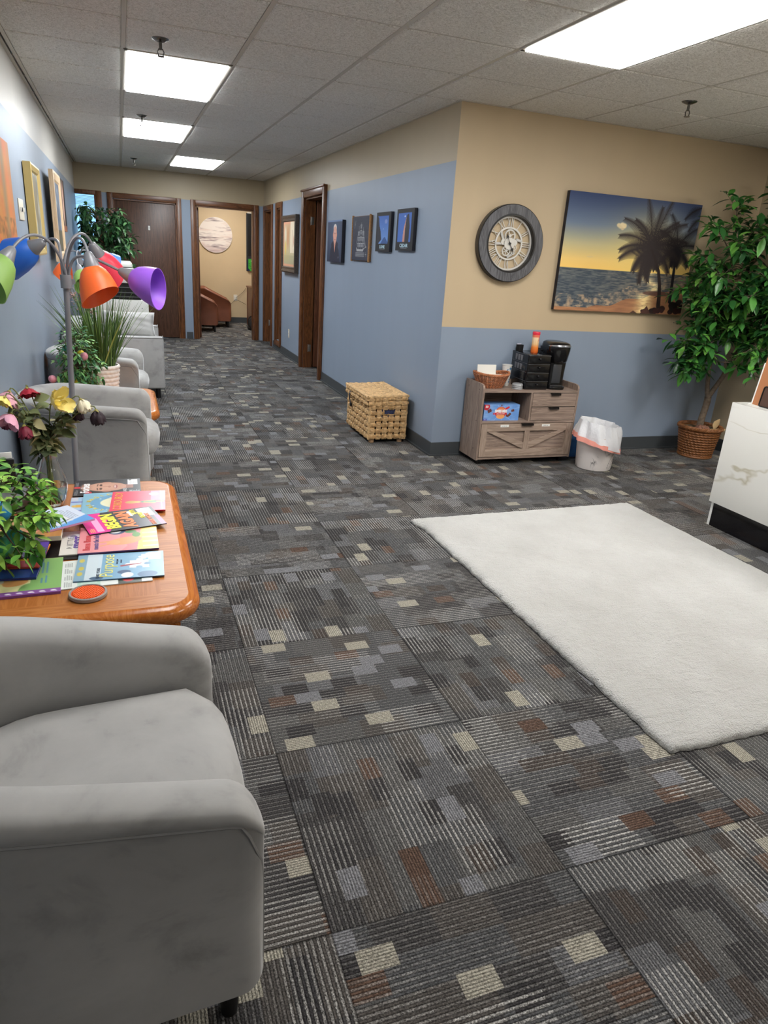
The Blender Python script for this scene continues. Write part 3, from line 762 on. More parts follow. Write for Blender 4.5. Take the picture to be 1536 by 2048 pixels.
def egg_tree(label, mx, cloud, nspr, ll, leafm, eggs, seed, esz=.023):
    rnd = random.Random(seed); t = thing('egg_tree', label, 'artificial plant', mx, 'artificial trees with coloured eggs')
    mb = MB(); mb.lathe([(.002, 0), (.034, 0), (.042, .075), (.046, .08), (.042, .084), (.036, .078), (.002, .076)], 24); mb.build('pot', m_white, t)
    (cx, cy, cz), (rx, ry, rz_) = cloud
    tr = MB(); tr.tube(bez((0, 0, .07), (0, 0, cz*.6), (cx*.4, cy*.4, cz*.8), (cx, cy, cz+.4*rz_)), .007, 8)
    lf = MB()
    for i in range(nspr):
        while True:
            v = Vector((rnd.uniform(-1, 1), rnd.uniform(-1, 1), rnd.uniform(-1, 1)))
            if .25 < v.length < 1 and cz+v.z*rz_*.75 > .085: break
        q = Vector((cx+v.x*rx*.75, cy+v.y*ry*.75, cz+v.z*rz_*.75)); d = Vector((v.x*rx, v.y*ry, v.z*rz_)).normalized()+Vector((0, 0, .25))
        if i < 26: tr.tube(bez((cx*.6, cy*.6, cz*.8), (cx, cy, cz), q-d*.04, q, 6), .003, 5)
        sprig(lf, q, d, ll*1.7, 7, ll*.42, ll, rnd, stem=tr)
    tr.build('trunk', m_twig, t); lf.build('foliage', leafm, t, angle=70)
    for c, p in eggs:
        mb = MB(); s = esz
        rg = []
        for i in range(13):
            q = math.pi*i/12; z = -math.cos(q)*s*1.3; r = max(1e-4, math.sin(q)*s*(1-.12*math.cos(q)*-1))
            rg.append([(r*math.cos(2*math.pi*k/18), r*math.sin(2*math.pi*k/18), z) for k in range(18)])
        mb.rings(rg); e = mb.build('egg', m_egg[c], t, mx=I(*p) @ Euler((rnd.uniform(.6, 1.5), rnd.uniform(-.8, .8), 0)).to_matrix().to_4x4()); e['label'] = c+' plastic egg'
    return t
egg_tree('leafy green artificial plant with a blue egg on the coffee table', I(-.475, 2.40, TZ), ((.075, -.20, .19), (.145, .17, .165)), 115, .043, m_bright,
         [('blue', (.100, -.265, .225)), ('yellow', (.02, -.12, .195)), ('pink', (.165, -.08, .185)), ('green', (.09, -.24, .10)), ('turquoise', (.12, -.20, .11)), ('yellow', (.03, -.30, .04))], 3, .031)
egg_tree('bushy artificial plant with pastel eggs beside the white basket', I(-.36, 4.80, TZ), ((.075, -.05, .25), (.125, .14, .25)), 130, .04, m_teal,
         [('turquoise', (.01, -.02, .335)), ('yellow', (.095, -.10, .315)), ('pink', (.115, -.14, .305)), ('pink', (-.075, -.14, .165)), ('yellow', (.045, -.16, .155))], 8)

# grass in a white braided basket
def braid_pot(mb, r0, r1, z0, z1, rows, twist, seg=96, amp=.006, per=22, sub=5):
    rg = []; n = rows*sub
    for i in range(n+1):
        f = i/n; r = r0+(r1-r0)*f; row = int(f*rows); ph = (row % 2)*math.pi; lo = abs(math.sin(math.pi*f*rows))
        rg.append([((r+amp*(lo*.7+.6*lo*max(0, math.sin(per*a+ph+twist*(f*rows-row)*math.pi))))*math.cos(a), (r+amp*(lo*.7+.6*lo*max(0, math.sin(per*a+ph+twist*(f*rows-row)*math.pi))))*math.sin(a), z0+(z1-z0)*f) for a in [2*math.pi*k/seg for k in range(seg)]])
    top = rg[-1]; rg.append([(x*.93, y*.93, z) for x, y, z in top]); rg.append([(x*.9, y*.9, z-.05) for x, y, z in top])
    mb.rings(rg)
t = thing('potted_grass', 'tall green artificial grass in a white braided basket', 'artificial plant', I(-.165, 5.09, TZ))
mb = MB(); braid_pot(mb, .095, .115, 0, .19, 7, .9); mb.build('basket', M('white painted wicker', (240, 233, 226), .7, var=.08, vscale=40), t)
rnd = random.Random(5); mb = MB()
for i in range(190):
    a, r = rnd.random()*6.283, .075*math.sqrt(rnd.random()); p = Vector((r*math.cos(a), r*math.sin(a), .15))
    lean = rnd.uniform(.05, .5)*(1 if i % 3 else 1.35); a2 = a+rnd.uniform(-.8, .8); L = rnd.uniform(.34, .60); d = Vector((math.cos(a2)*lean, math.sin(a2)*lean, 1))
    d.x = max(d.x, -.85); w = rnd.uniform(.004, .0105); s_ = Vector((-math.sin(a2), math.cos(a2), 0)); vs = []
    if rnd.random() < .5: s_ = Vector((1, 0, 0))
    for j in range(7):
        f = j/6; c = p+d.normalized()*L*f+Vector((math.cos(a2), math.sin(a2), -.5))*lean*.30*L*f**2.2
        c.x = max(c.x, -.36); ww = w*(1-f**2.5)+.0006; vs += [c-s_*ww/2, c+s_*ww/2]
    mb.add(vs, [(2*j, 2*j+1, 2*j+3, 2*j+2) for j in range(6)])
mb.build('grass_blades', leafmat('grass blades', [(0, S(48, 74, 34)), (.5, S(78, 106, 50)), (.9, S(112, 138, 72)), (1, S(168, 176, 96))], .5), t, angle=80)
# pink flowers on the side table
t = thing('flower_arrangement', 'pink flowers in a dark green pot behind the grass', 'flowers', I(-.27, 6.60, TZ))
mb = MB(); mb.lathe([(.002, 0), (.05, 0), (.075, .10), (.078, .28), (.07, .29), (.06, .26), (.002, .25)], 28); mb.build('pot', M('dark green pot', (46, 58, 44), .5), t)
rnd = random.Random(2); st, lf, pk, rd = MB(), MB(), MB(), MB()
for i in range(16):
    a = rnd.random()*6.28; tip = Vector((-.10+.17*(i/16)+.05*math.cos(a), .05*math.sin(a), rnd.uniform(.42, .56)-.06*(i/16)))
    tip.x = max(tip.x, -.2); st.tube(bez((0, 0, .26), (0, 0, .34), tip*.8, tip, 6), .003, 5)
    for k in range(3): lf.leaf(tip*(.62+.1*k), (rnd.uniform(-1, 1), rnd.uniform(-1, 1), .3), (0, 0, 1), .07, .03)
    tgt = rd if i in (9, 13) else pk
    for k in range(26):
        v = Vector((rnd.gauss(0, .018), rnd.gauss(0, .018), rnd.gauss(0, .032))); tgt.leaf(tip+v, (rnd.uniform(-1, 1), rnd.uniform(-1, 1), rnd.uniform(-.2, 1)), (0, 0, 1), .020, .016)
st.build('stems', m_stem, t); lf.build('foliage', m_teal, t); pk.build('pink_blossoms', leafmat('pink petals', [(0, S(226, 168, 160)), (1, S(240, 208, 196))], .6), t); rd.build('red_blossoms', M('dull red petals', (134, 60, 58), .6), t)
# copier
t = thing('copier', 'light grey copier with a black paper slot behind the loveseat', 'copier', I(0, 8.72, 0)); m_cop = M('copier grey', (196, 196, 190), .45)
mb = MB(); mb.box(-.36, .275, 0, .55, .02, .775, .008); b_ = mb.build('cabinet', m_cop, t); b = MB()
for z in (.10, .30, .52): b.box(-.34, .255, -.004, .0, z, z+.004)
for x, z in ((.20, .68), (.20, .62), (.14, .56)): b.box(x, x+.006, -.003, 0, z, z+.012)
b.build('panel_gaps', m_dark, b_, smooth=False)
mb = MB(); mb.box(-.34, .20, .05, .55, .775, .96, 0); mb.build('output_bay', m_black, t, smooth=False)
for z in (.80, .845, .90):
    mb = MB(); mb.box(-.34, .19, .01, .10, z, z+.012, .003); mb.build('paper_tray', M('dark grey tray', (48, 48, 50), .4), t)
mb = MB(); mb.box(-.36, .21, .0, .55, .955, 1.085, .015); mb.build('scanner_body', m_cop, t)
mb = MB(); mb.box(-.34, .125, .02, .54, 1.085, 1.185, .03, 4); lid = mb.build('feeder_lid', M('copier lid', (206, 206, 198), .45), t)
mb = MB(); mb.box(-.33, .12, .015, .02, 1.125, 1.13); mb.build('lid_seam', m_dark, lid, smooth=False)
oak_table('small honey oak stand behind the loveseat holding brochures', -.50, .22, 8.16, 8.62, .50)
for q, (c, dx, z, lb) in enumerate((((96, 168, 196), .05, 0, 'blue brochure, topmost on the stand behind the throw pillow'), ((214, 122, 84), -.04, -.009, 'orange brochure under the blue one behind the pillow'), ((198, 214, 96), -.12, -.018, 'yellow-green brochure at the bottom of the stack behind the pillow'))):
    mb = MB(); mb.box(-.12, .12, -.10, .10, 0, .0085, .001); o = tag(mb.build('brochure', M('brochure %d' % q, c, .4), mx=rz((.04+dx, 8.36, .519+z+.001), 4*q)), lb, 'brochure', 'brochures behind the loveseat')
# ------------------------------------------------------------------ books, magazines, coaster on the coffee table
m_print = attr_mat('print on coated paper', .28, .5); m_matte = attr_mat('matte print', .55, .3)
m_pages = M('paper pages', (226, 220, 206), .8, var=.08, vscale=300, stretch=(1, 1, 12))
ink = {}
def INK(*c):
    if c not in ink: ink[c] = M('ink %d %d %d' % c, c, .4)
    return ink[c]
def book(name, label, cat, cx, cy, z, rot, art, th, spine=None, mat=None, tilt=0, group='books and magazines on the coffee table'):
    """lies flat; local x to the reader's right, y to the top of the cover"""
    w, h = art.w, art.h
    t = thing(name, label, cat, I(cx, cy, z) @ Matrix.Rotation(R(rot), 4, 'Z') @ Matrix.Rotation(R(tilt), 4, 'X'), group)
    mb = MB(); mb.box(-w/2+.001, w/2-.002, -h/2+.002, h/2-.002, .0006, max(.0012, th-.0012)); mb.build('pages', m_pages, t, smooth=False)
    c = INK(*(spine or (60, 60, 60)))
    mb = MB(); mb.box(-w/2, w/2, -h/2, h/2, th-.0011, th-.0003); mb.box(-w/2, w/2, -h/2, h/2, 0, .0007); mb.box(-w/2-.0006, -w/2+.0006, -h/2, h/2, 0, th-.0003)
    cv = mb.build('cover', c, t, smooth=False)
    art.mesh('cover_print', mat or m_print, cv, I(0, 0, th))
    t['top'] = th
    return t, cv, th+.0002
def lines(a, x0, x1, y, n, dy, col, wd=.002, seed=1):
    r = random.Random(seed)
    for i in range(n): a.line(x0, y-i*dy, x0+(x1-x0)*r.uniform(.6, 1), y-i*dy, wd, col)
def blobs(a, x0, x1, y, n, size, col, seed=1):
    r = random.Random(seed)
    for i in range(n):
        x = x0+(x1-x0)*(i+.5)/n; a.ell(x, y+r.uniform(-.3, .3)*size, size*r.uniform(.3, .5), size*r.uniform(.25, .5), col)

# black folder under the books
a = Art(.24, .40, 30, (20, 18, 20)); book('magazine', 'black-covered magazine lying flat beneath the white and brown books', 'magazine', -.245, 2.375, TZ+.0005, 90, a, .003, (16, 15, 17))
# portrait business magazine at the far end
a = Art(.205, .262, 150, (38, 36, 40)); a.blend(a.noise(.05, .05, 3)*.4, (16, 15, 18))
a.poly([(.02, .0), (.06, .07), (.15, .07), (.19, .0)], (30, 28, 34)); a.poly([(.08, .03), (.075, .10), (.135, .10), (.13, .03)], (150, 100, 82))
a.ell(.105, .135, .058, .078, (196, 146, 122)); a.ell(.105, .155, .05, .05, (214, 168, 144), .6, .8); a.ell(.105, .215, .052, .022, (186, 138, 116), .9, .5)
for sx in (-1, 1): a.ell(.105+sx*.024, .158, .014, .006, (120, 80, 66)); a.ell(.105+sx*.024, .157, .007, .003, (50, 32, 28)); a.line(.105+sx*.012, .172, .105+sx*.038, .170, .005, (110, 76, 60)); a.ell(.105+sx*.058, .135, .008, .018, (180, 126, 104))
a.line(.105, .155, .110, .126, .006, (176, 122, 98)); a.ell(.106, .124, .012, .006, (182, 124, 104)); a.ell(.105, .100, .024, .008, (160, 84, 78)); a.ell(.105, .102, .019, .003, (226, 210, 200))
a.rect(.095, .238, .118, .262, (206, 42, 52)); a.ell(.032, .205, .022, .014, (206, 36, 52)); lines(a, .01, .08, .255, 3, .004, (180, 180, 184), .0012); lines(a, .125, .195, .255, 3, .004, (180, 180, 184), .0012, 4)
a.rect(.125, .012, .195, .052, (222, 222, 224)); lines(a, .13, .175, .046, 6, .005, (150, 150, 152), .001); a.rect(.182, .036, .192, .046, (30, 30, 30))
lines(a, .012, .055, .03, 6, .0045, (214, 214, 216), .0022, 9)
t, cv, z = book('magazine', 'dark business magazine with a smiling face on the cover, farthest on the table', 'magazine', -.108, 2.985, TZ+.0005, 90, a, .0045, (26, 26, 30))
text('Forbes', .046, INK(238, 238, 238), cv, .095, .222, z, bold=.0012, sx=.95).matrix_basis.translation = (-.008, .086, z); text('TAKES', .02, INK(226, 226, 228), cv, -.055, -.068, z); text('ON', .02, INK(226, 226, 228), cv, -.07, -.092, z)
# red picture book
a = Art(.235, .205, 130, (226, 42, 82)); a.vgrad([(0, (226, 60, 96)), (.12, (214, 30, 70)), (1, (232, 40, 84))])
a.rect(.115, .0, .235, .055, (244, 172, 190), .55); a.line(.0, .012, .235, .02, .003, (248, 190, 200))
a.ell(.10, .128, .016, .024, (200, 150, 60)); a.ell(.10, .105, .012, .012, (206, 160, 72)); a.ell(.10, .06, .015, .035, (64, 128, 62)); a.line(.092, .08, .085, .04, .007, (196, 146, 62)); a.line(.108, .08, .116, .045, .007, (196, 146, 62)); a.line(.096, .03, .094, .008, .008, (206, 160, 72)); a.line(.104, .03, .107, .008, .008, (206, 160, 72))
a.ell(.195, .045, .02, .02, (250, 214, 222), .6)
# pale blue boards under it
b_ = Art(.205, .20, 60, (166, 198, 226)); b_.rect(.04, .155, .054, .20, (110, 122, 190)); b_.rect(.14, .155, .154, .20, (110, 122, 190)); b_.rect(.0, .175, .026, .20, (206, 206, 220)); b_.rect(.085, .16, .118, .182, (226, 176, 58)); b_.ell(.10, .186, .012, .008, (232, 190, 80)); b_.rect(.165, .175, .205, .20, (204, 206, 218))
book('board_book', 'pale blue board book with a small yellow castle, left end showing next to the vase', 'book', -.142, 2.765, TZ+.0005, 90, b_, .004, (150, 182, 214))
b_ = Art(.245, .245, 110, (134, 186, 208)); b_.ell(.122, .085, .098, .132, (104, 160, 196)); b_.ell(.122, .075, .072, .105, (232, 228, 190))
for q in range(16): b_.ell(.02+.2*((q*7) % 16)/16, .03+.2*((q*11) % 16)/16, .004, .004, (226, 236, 236), .8)
t, cv, z = book('picture_book', 'sky blue picture book with an arch of yellow letters, under the red book', 'book', -.075, 2.775, TZ+.005, 90, b_, .004, (120, 176, 200))
for q, c_ in enumerate('LLAMA MAGIC'):
    an = R(152-12.4*q); text(c_, .026, INK(226, 204, 84), cv, .0+.108*math.cos(an), -.04+.142*math.sin(an), z, math.degrees(an)-90, bold=.0006)
t, cv, z = book('picture_book', 'red picture book with a teddy bear in green dungarees', 'book', .010, 2.765, TZ+.0095, 87, a, .005, (196, 36, 66))
text('CORDUROY', .043, INK(230, 168, 52), cv, .0, .075, z, shear=.1, sx=.85)
# llama book and neighbours
a = Art(.205, .215, 70, (226, 222, 214)); a.rect(.03, .12, .19, .15, (226, 222, 214)); a.ell(.16, .18, .025, .02, (236, 236, 240)); a.ell(.16, .18, .012, .01, (150, 150, 170))
t, cv, z = book('picture_book', 'white book with purple letters, mostly covered by the pink book', 'book', -.140, 2.385, TZ+.004, 90, a, .004, (214, 210, 204))
text('A LITTLE', .026, INK(150, 148, 150), cv, -.005, .078, z); text('SPOT', .044, INK(104, 84, 158), cv, .0, .048, z, bold=.002)
a = Art(.23, .255, 130, (232, 152, 156)); a.rect(0, 0, .23, .085, (238, 204, 96)); a.poly([(0, .07), (.23, .05), (.23, .11), (.12, .125), (.04, .10), (0, .12)], (226, 130, 134))
for q in range(5): a.rect(.02+.04*q, 0, .035+.04*q, .05, (246, 226, 160), .7)
a.ell(.085, .105, .032, .055, (230, 160, 110), 1, None, 18); a.ell(.075, .145, .020, .022, (234, 170, 120)); a.line(.062, .158, .05, .185, .008, (230, 160, 110)); a.line(.085, .162, .082, .19, .008, (230, 160, 110))
a.ell(.18, .135, .035, .03, (52, 66, 104)); a.ell(.175, .14, .018, .02, (236, 236, 236)); a.ell(.20, .095, .02, .02, (214, 70, 70)); a.ell(.165, .088, .014, .02, (76, 128, 66)); a.ell(.135, .07, .022, .014, (96, 148, 70)); a.ell(.215, .11, .014, .012, (60, 96, 170))
t, cv, z = book('picture_book', 'pink and yellow llama picture book below the pink and black magazine', 'book', -.063, 2.385, TZ+.0085, 90, a, .006, (88, 52, 104))
text('llama llama', .030, INK(206, 66, 70), cv, -.03, .100, z, bold=.001); text('meets the babysitter', .0235, INK(96, 66, 128), cv, .0, .072, z, bold=.0006, sx=.95)
# pink and black magazine on top
a = Art(.20, .268, 130, (40, 36, 42)); a.rect(0, .20, .20, .268, (232, 30, 150)); a.poly([(0, .2), (.03, .185), (.07, .2), (.12, .18), (.16, .2), (.2, .19), (.2, .21), (0, .21)], (232, 30, 150))
a.rect(.012, .215, .15, .238, (246, 200, 226), .85); lines(a, .012, .05, .258, 3, .006, (240, 214, 90), .003); a.rect(.105, .012, .192, .062, (228, 228, 228)); lines(a, .112, .17, .054, 7, .0055, (170, 170, 172), .0012)
a.poly([(.12, .092), (.15, .115), (.15, .102), (.178, .102), (.178, .084), (.15, .084), (.15, .07)], (244, 244, 244)); a.rect(.0, .0, .1, .018, (206, 66, 150), .7); a.rect(.03, .03, .06, .05, (150, 40, 110))
t, cv, z = book('magazine', 'pink and black magazine with big yellow and orange letters, crosswise on the stack', 'magazine', -.052, 2.548, TZ+.0155, 104, a, .004, (40, 36, 42))
text('BEGIN', .062, INK(244, 232, 40), cv, -.002, .042, z, bold=.003, sx=.88); text('AGAIN', .062, INK(244, 128, 50), cv, -.002, -.014, z, bold=.003, sx=.88)
text("LET'S", .022, INK(244, 232, 40), cv, .06, -.055, z, bold=.001); text('START', .022, INK(244, 232, 40), cv, .02, -.075, z, bold=.001); text('YOUR WORK', .02, INK(240, 130, 70), cv, -.03, -.095, z, bold=.001)
# blue magazine with jigsaw pieces, white one under it
a = Art(.205, .262, 90, (224, 230, 226)); a.rect(0, .15, .205, .215, (178, 214, 198)); a.rect(.02, .16, .19, .205, (206, 230, 218), .7)
for q in range(4): lines(a, .012+.048*q, .048+.048*q, .25, 4, .006, (120, 124, 124), .0018, q)
a.rect(.0, .03, .05, .10, (60, 70, 60)); a.ell(.025, .07, .016, .016, (190, 60, 60)); a.ell(.045, .045, .012, .012, (88, 140, 80))
book('magazine', 'white and mint magazine sticking out below the blue jigsaw magazine', 'magazine', -.100, 2.142, TZ+.0005, 92, a, .003, (200, 206, 204))
a = Art(.195, .264, 130, (112, 160, 192)); a.blend(a.noise(.04, .02, 5)*.5, (146, 190, 214)); a.vgrad; a.rect(0, .20, .195, .264, (140, 172, 190), .8); a.rect(0, .19, .195, .235, (216, 226, 232), .85)
for x, y in ((.05, .25), (.09, .248), (.15, .25)): a.ell(x, y, .014, .008, (206, 190, 90))
def jig(a, x, y, s, col, rot=0):
    a.poly([(x-s, y-s), (x+s, y-s*.9), (x+s*.95, y+s), (x-s*.9, y+s)], col); a.ell(x+s*1.15, y, s*.34, s*.34, col); a.ell(x, y+s*1.15, s*.34, s*.34, col); a.ell(x-s*.8, y, s*.34, s*.34, (112, 160, 192)); a.ell(x, y-s*.8, s*.34, s*.34, (92, 138, 172))
jig(a, .10, .075, .030, (232, 236, 240)); jig(a, .155, .05, .020, (214, 224, 232)); a.rect(.13, .01, .19, .048, (238, 240, 240)); lines(a, .136, .18, .042, 6, .005, (170, 174, 176), .0012)
a.line(.092, .128, .104, .07, .012, (150, 44, 58), 1, .004); a.ell(.02, .05, .022, .03, (70, 112, 150)); a.ell(.045, .12, .014, .02, (56, 86, 124)); a.ell(.022, .11, .018, .018, (232, 236, 240)); a.ell(.012, .2, .012, .02, (60, 90, 120))
t, cv, z = book('magazine', 'blue magazine with white jigsaw pieces next to the orange coaster', 'magazine', -.058, 2.166, TZ+.004, 88, a, .004, (66, 96, 124))
text('Purpose', .056, INK(222, 218, 120), cv, .0, .038, z, shear=.12, sx=.92); text('FIND YOUR', .014, INK(40, 60, 84), cv, -.05, .064, z); text('how your', .010, INK(40, 60, 84), cv, .03, .012, z); text('career', .010, INK(40, 60, 84), cv, .03, 0, z)
# green and yellow book in front
a = Art(.25, .28, 120, (232, 226, 166)); a.rect(0, 0, .25, .085, (138, 184, 110)); a.ell(.02, .085, .055, .03, (138, 184, 110)); a.ell(.25, .085, .04, .035, (138, 184, 110)); a.rect(0, 0, .026, .28, (136, 84, 156))
for q in range(9): a.ell(.013, .02+.03*q, .005, .008, (232, 224, 236)); a.ell(.008, .012+.03*q, .002, .003, (232, 224, 236))
a.ell(.085, .125, .022, .035, (222, 160, 96), 1, None, 20); a.ell(.098, .155, .015, .014, (226, 170, 108)); a.ell(.10, .165, .012, .008, (240, 236, 226)); a.ell(.06, .175, .008, .01, (180, 130, 150)); lines(a, .07, .12, .055, 2, .012, (88, 140, 166), .005); lines(a, .14, .23, .055, 2, .012, (88, 140, 166), .005, 5)
book('picture_book', 'green and cream picture book with a purple spine at the near table edge', 'book', -.368, 2.135, TZ+.0005, 92, a, .008, (132, 80, 152))
# stack beside the plant: navy, orange, purple, brown
a = Art(.20, .17, 60, (44, 82, 170)); a.ell(.13, .09, .06, .05, (150, 196, 206)); a.rect(.0, 0, .2, .02, (28, 50, 128)); a.ell(.17, .01, .02, .012, (240, 240, 240)); a.ell(.10, .15, .03, .02, (220, 180, 90))
book('picture_book', 'navy blue picture book lying on the green and cream one', 'book', -.375, 2.215, TZ+.0095, 86, a, .007, (26, 44, 120))
a = Art(.18, .175, 50, (240, 180, 56)); a.line(.02, .03, .15, .05, .006, (50, 50, 50)); a.rect(0, 0, .05, .175, (206, 62, 70)); a.ell(.1, .13, .02, .02, (230, 110, 110))
book('picture_book', 'orange-yellow book between the navy and the purple one', 'book', -.372, 2.268, TZ+.0185, 84, a, .005, (196, 80, 50))
a = Art(.17, .17, 50, (98, 70, 168)); a.ell(.05, .09, .03, .025, (240, 238, 244)); a.ell(.055, .09, .02, .018, (98, 70, 168))
book('picture_book', 'purple book with a white letter under the brown book', 'book', -.365, 2.325, TZ+.0245, 88, a, .005, (82, 58, 148))
a = Art(.215, .235, 90, (196, 142, 78)); a.blend(np.clip(a.noise(.06, .02, 8)*1.5-.3, 0, 1), (168, 112, 54)); a.ell(.12, .06, .05, .045, (120, 72, 44)); a.ell(.13, .055, .042, .038, (226, 196, 146)); a.ell(.115, .06, .036, .034, (96, 56, 38)); a.ell(.06, .09, .01, .02, (220, 130, 110))
t, cv, z = book('picture_book', 'brown picture book with white capital letters beside the plant', 'book', -.360, 2.465, TZ+.0305, 90, a, .016, (214, 204, 186))
text('CLARO', .032, INK(240, 232, 218), cv, .065, -.005, z, bold=.001); text('QUE SI', .022, INK(240, 232, 218), cv, .06, -.055, z)
a = Art(.185, .17, 90, (212, 222, 238)); a.vgrad([(0, (214, 222, 238)), (.5, (206, 220, 240)), (1, (92, 158, 222))]); a.poly([(0, 0), (.06, 0), (.02, .11), (0, .13)], (92, 158, 222)); a.rect(.10, .13, .17, .16, (226, 230, 238)); [a.rect(.105+.006*q, .135, .108+.006*q, .155, (70, 70, 80)) for q in range(10)]
a.rect(.08, .085, .13, .115, (150, 190, 90)); a.ell(.115, .1, .01, .01, (226, 190, 80)); a.rect(.035, .06, .12, .075, (224, 226, 230)); lines(a, .06, .16, .06, 5, .008, (112, 118, 140), .0018); a.line(.04, .10, .06, .045, .006, (40, 42, 48), 1, .001); a.ell(.03, .12, .015, .01, (226, 228, 234))
book('board_book', 'light blue book lying back cover up on top of the brown book', 'book', -.262, 2.515, TZ+.0475, 122, a, .007, (204, 150, 190), tilt=0)
# grey books behind the plant
for q, lb in enumerate(('thick grey book, lower one of the two under the roses', 'thick grey book on top of another beside the vase')):
    a = Art(.15, .21, 20, (112, 110, 108)); book('book', lb, 'book', -.445, 2.805, TZ+.0005+q*.029, 90+3*q, a, .028, (106, 104, 102))
# white phone-like card and black holder at the wall
mb = MB(); mb.box(-.03, .03, -.02, .02, 0, .13, .004); o = tag(mb.build('card_holder', m_black, mx=rz((-.485, 3.03, TZ+.0005), 10)), 'small black card holder by the wall behind the vase', 'card holder')
mb = MB(); mb.box(-.024, .024, -.004, .004, .12, .155, .001); mb.build('card', m_white, o)
# coaster
t = thing('coaster', 'round orange honeycomb coaster with a grey rim', 'coaster', I(-.148, 1.985, TZ+.0005))
mb = MB(); mb.lathe([(.002, 0), (.050, 0), (.053, .003), (.053, .011), (.051, .013), (.047, .013), (.046, .010), (.002, .010)], 48); mb.build('rim', M('grey silicone', (150, 142, 136), .6), t)
mb = MB(); mb.cyl(.046, .0098, .0102, 48); dsc = mb.build('disc', M('orange silicone', (232, 84, 20), .5), t)
mb = MB(); s_ = .0072
for i in range(-8, 9):
    for j in range(-8, 9):
        x, y = s_*(i+.5*(j % 2)), s_*.866*j
        if math.hypot(x, y) > .0415: continue
        o_ = [(x+s_*.56*math.cos(R(60*k+30)), y+s_*.56*math.sin(R(60*k+30))) for k in range(6)]; n_ = [(x+s_*.40*math.cos(R(60*k+30)), y+s_*.40*math.sin(R(60*k+30))) for k in range(6)]
        mb.rings([[(a_, b_, .0102) for a_, b_ in o_], [(a_, b_, .0124) for a_, b_ in o_], [(a_, b_, .0124) for a_, b_ in n_], [(a_, b_, .0102) for a_, b_ in n_]], True, False, False)
mb.build('honeycomb', M('orange silicone ribs', (250, 112, 36), .45), dsc, smooth=False)

# ------------------------------------------------------------------ vase of wilting roses
VC = Vector((-.302, 2.80, TZ+.0005))
t = thing('glass_vase', 'clear glass vase of wilting roses on the coffee table', 'vase', I(*VC))
m_glass = glass('clear glass', (.97, .98, .97, 1), 0, 1.45)
out = [(.002, 0), (.034, 0), (.038, .003), (.048, .03), (.056, .065), (.058, .09), (.052, .125), (.040, .155), (.032, .18), (.031, .195), (.036, .212), (.039, .22)]
inn = [(r-.0028, z+(.004 if i < 3 else 0)) for i, (r, z) in enumerate(out)][::-1]; inn[-1] = (.001, .005)
mb = MB(); mb.lathe(out+inn, 40, cap0=True, cap1=True); mb.build('vase_body', m_glass, t)
wa = [(.001, .0065), (.0325, .0065), (.0445, .03), (.0525, .065), (.0548, .085), (.001, .085)]
mb = MB(); mb.lathe(wa, 40); mb.build('water', glass('murky water', (.82, .82, .70, 1), 0, 1.33), t)
m_wilt = leafmat('wilting leaves', [(0, S(66, 80, 50)), (.4, S(104, 116, 74)), (.7, S(142, 146, 102)), (1, S(182, 174, 130))], .7)
m_rosestem = M('rose stem', (108, 116, 66), .6, var=.2, vscale=30); m_sepal = M('sepals', (150, 140, 70), .7)
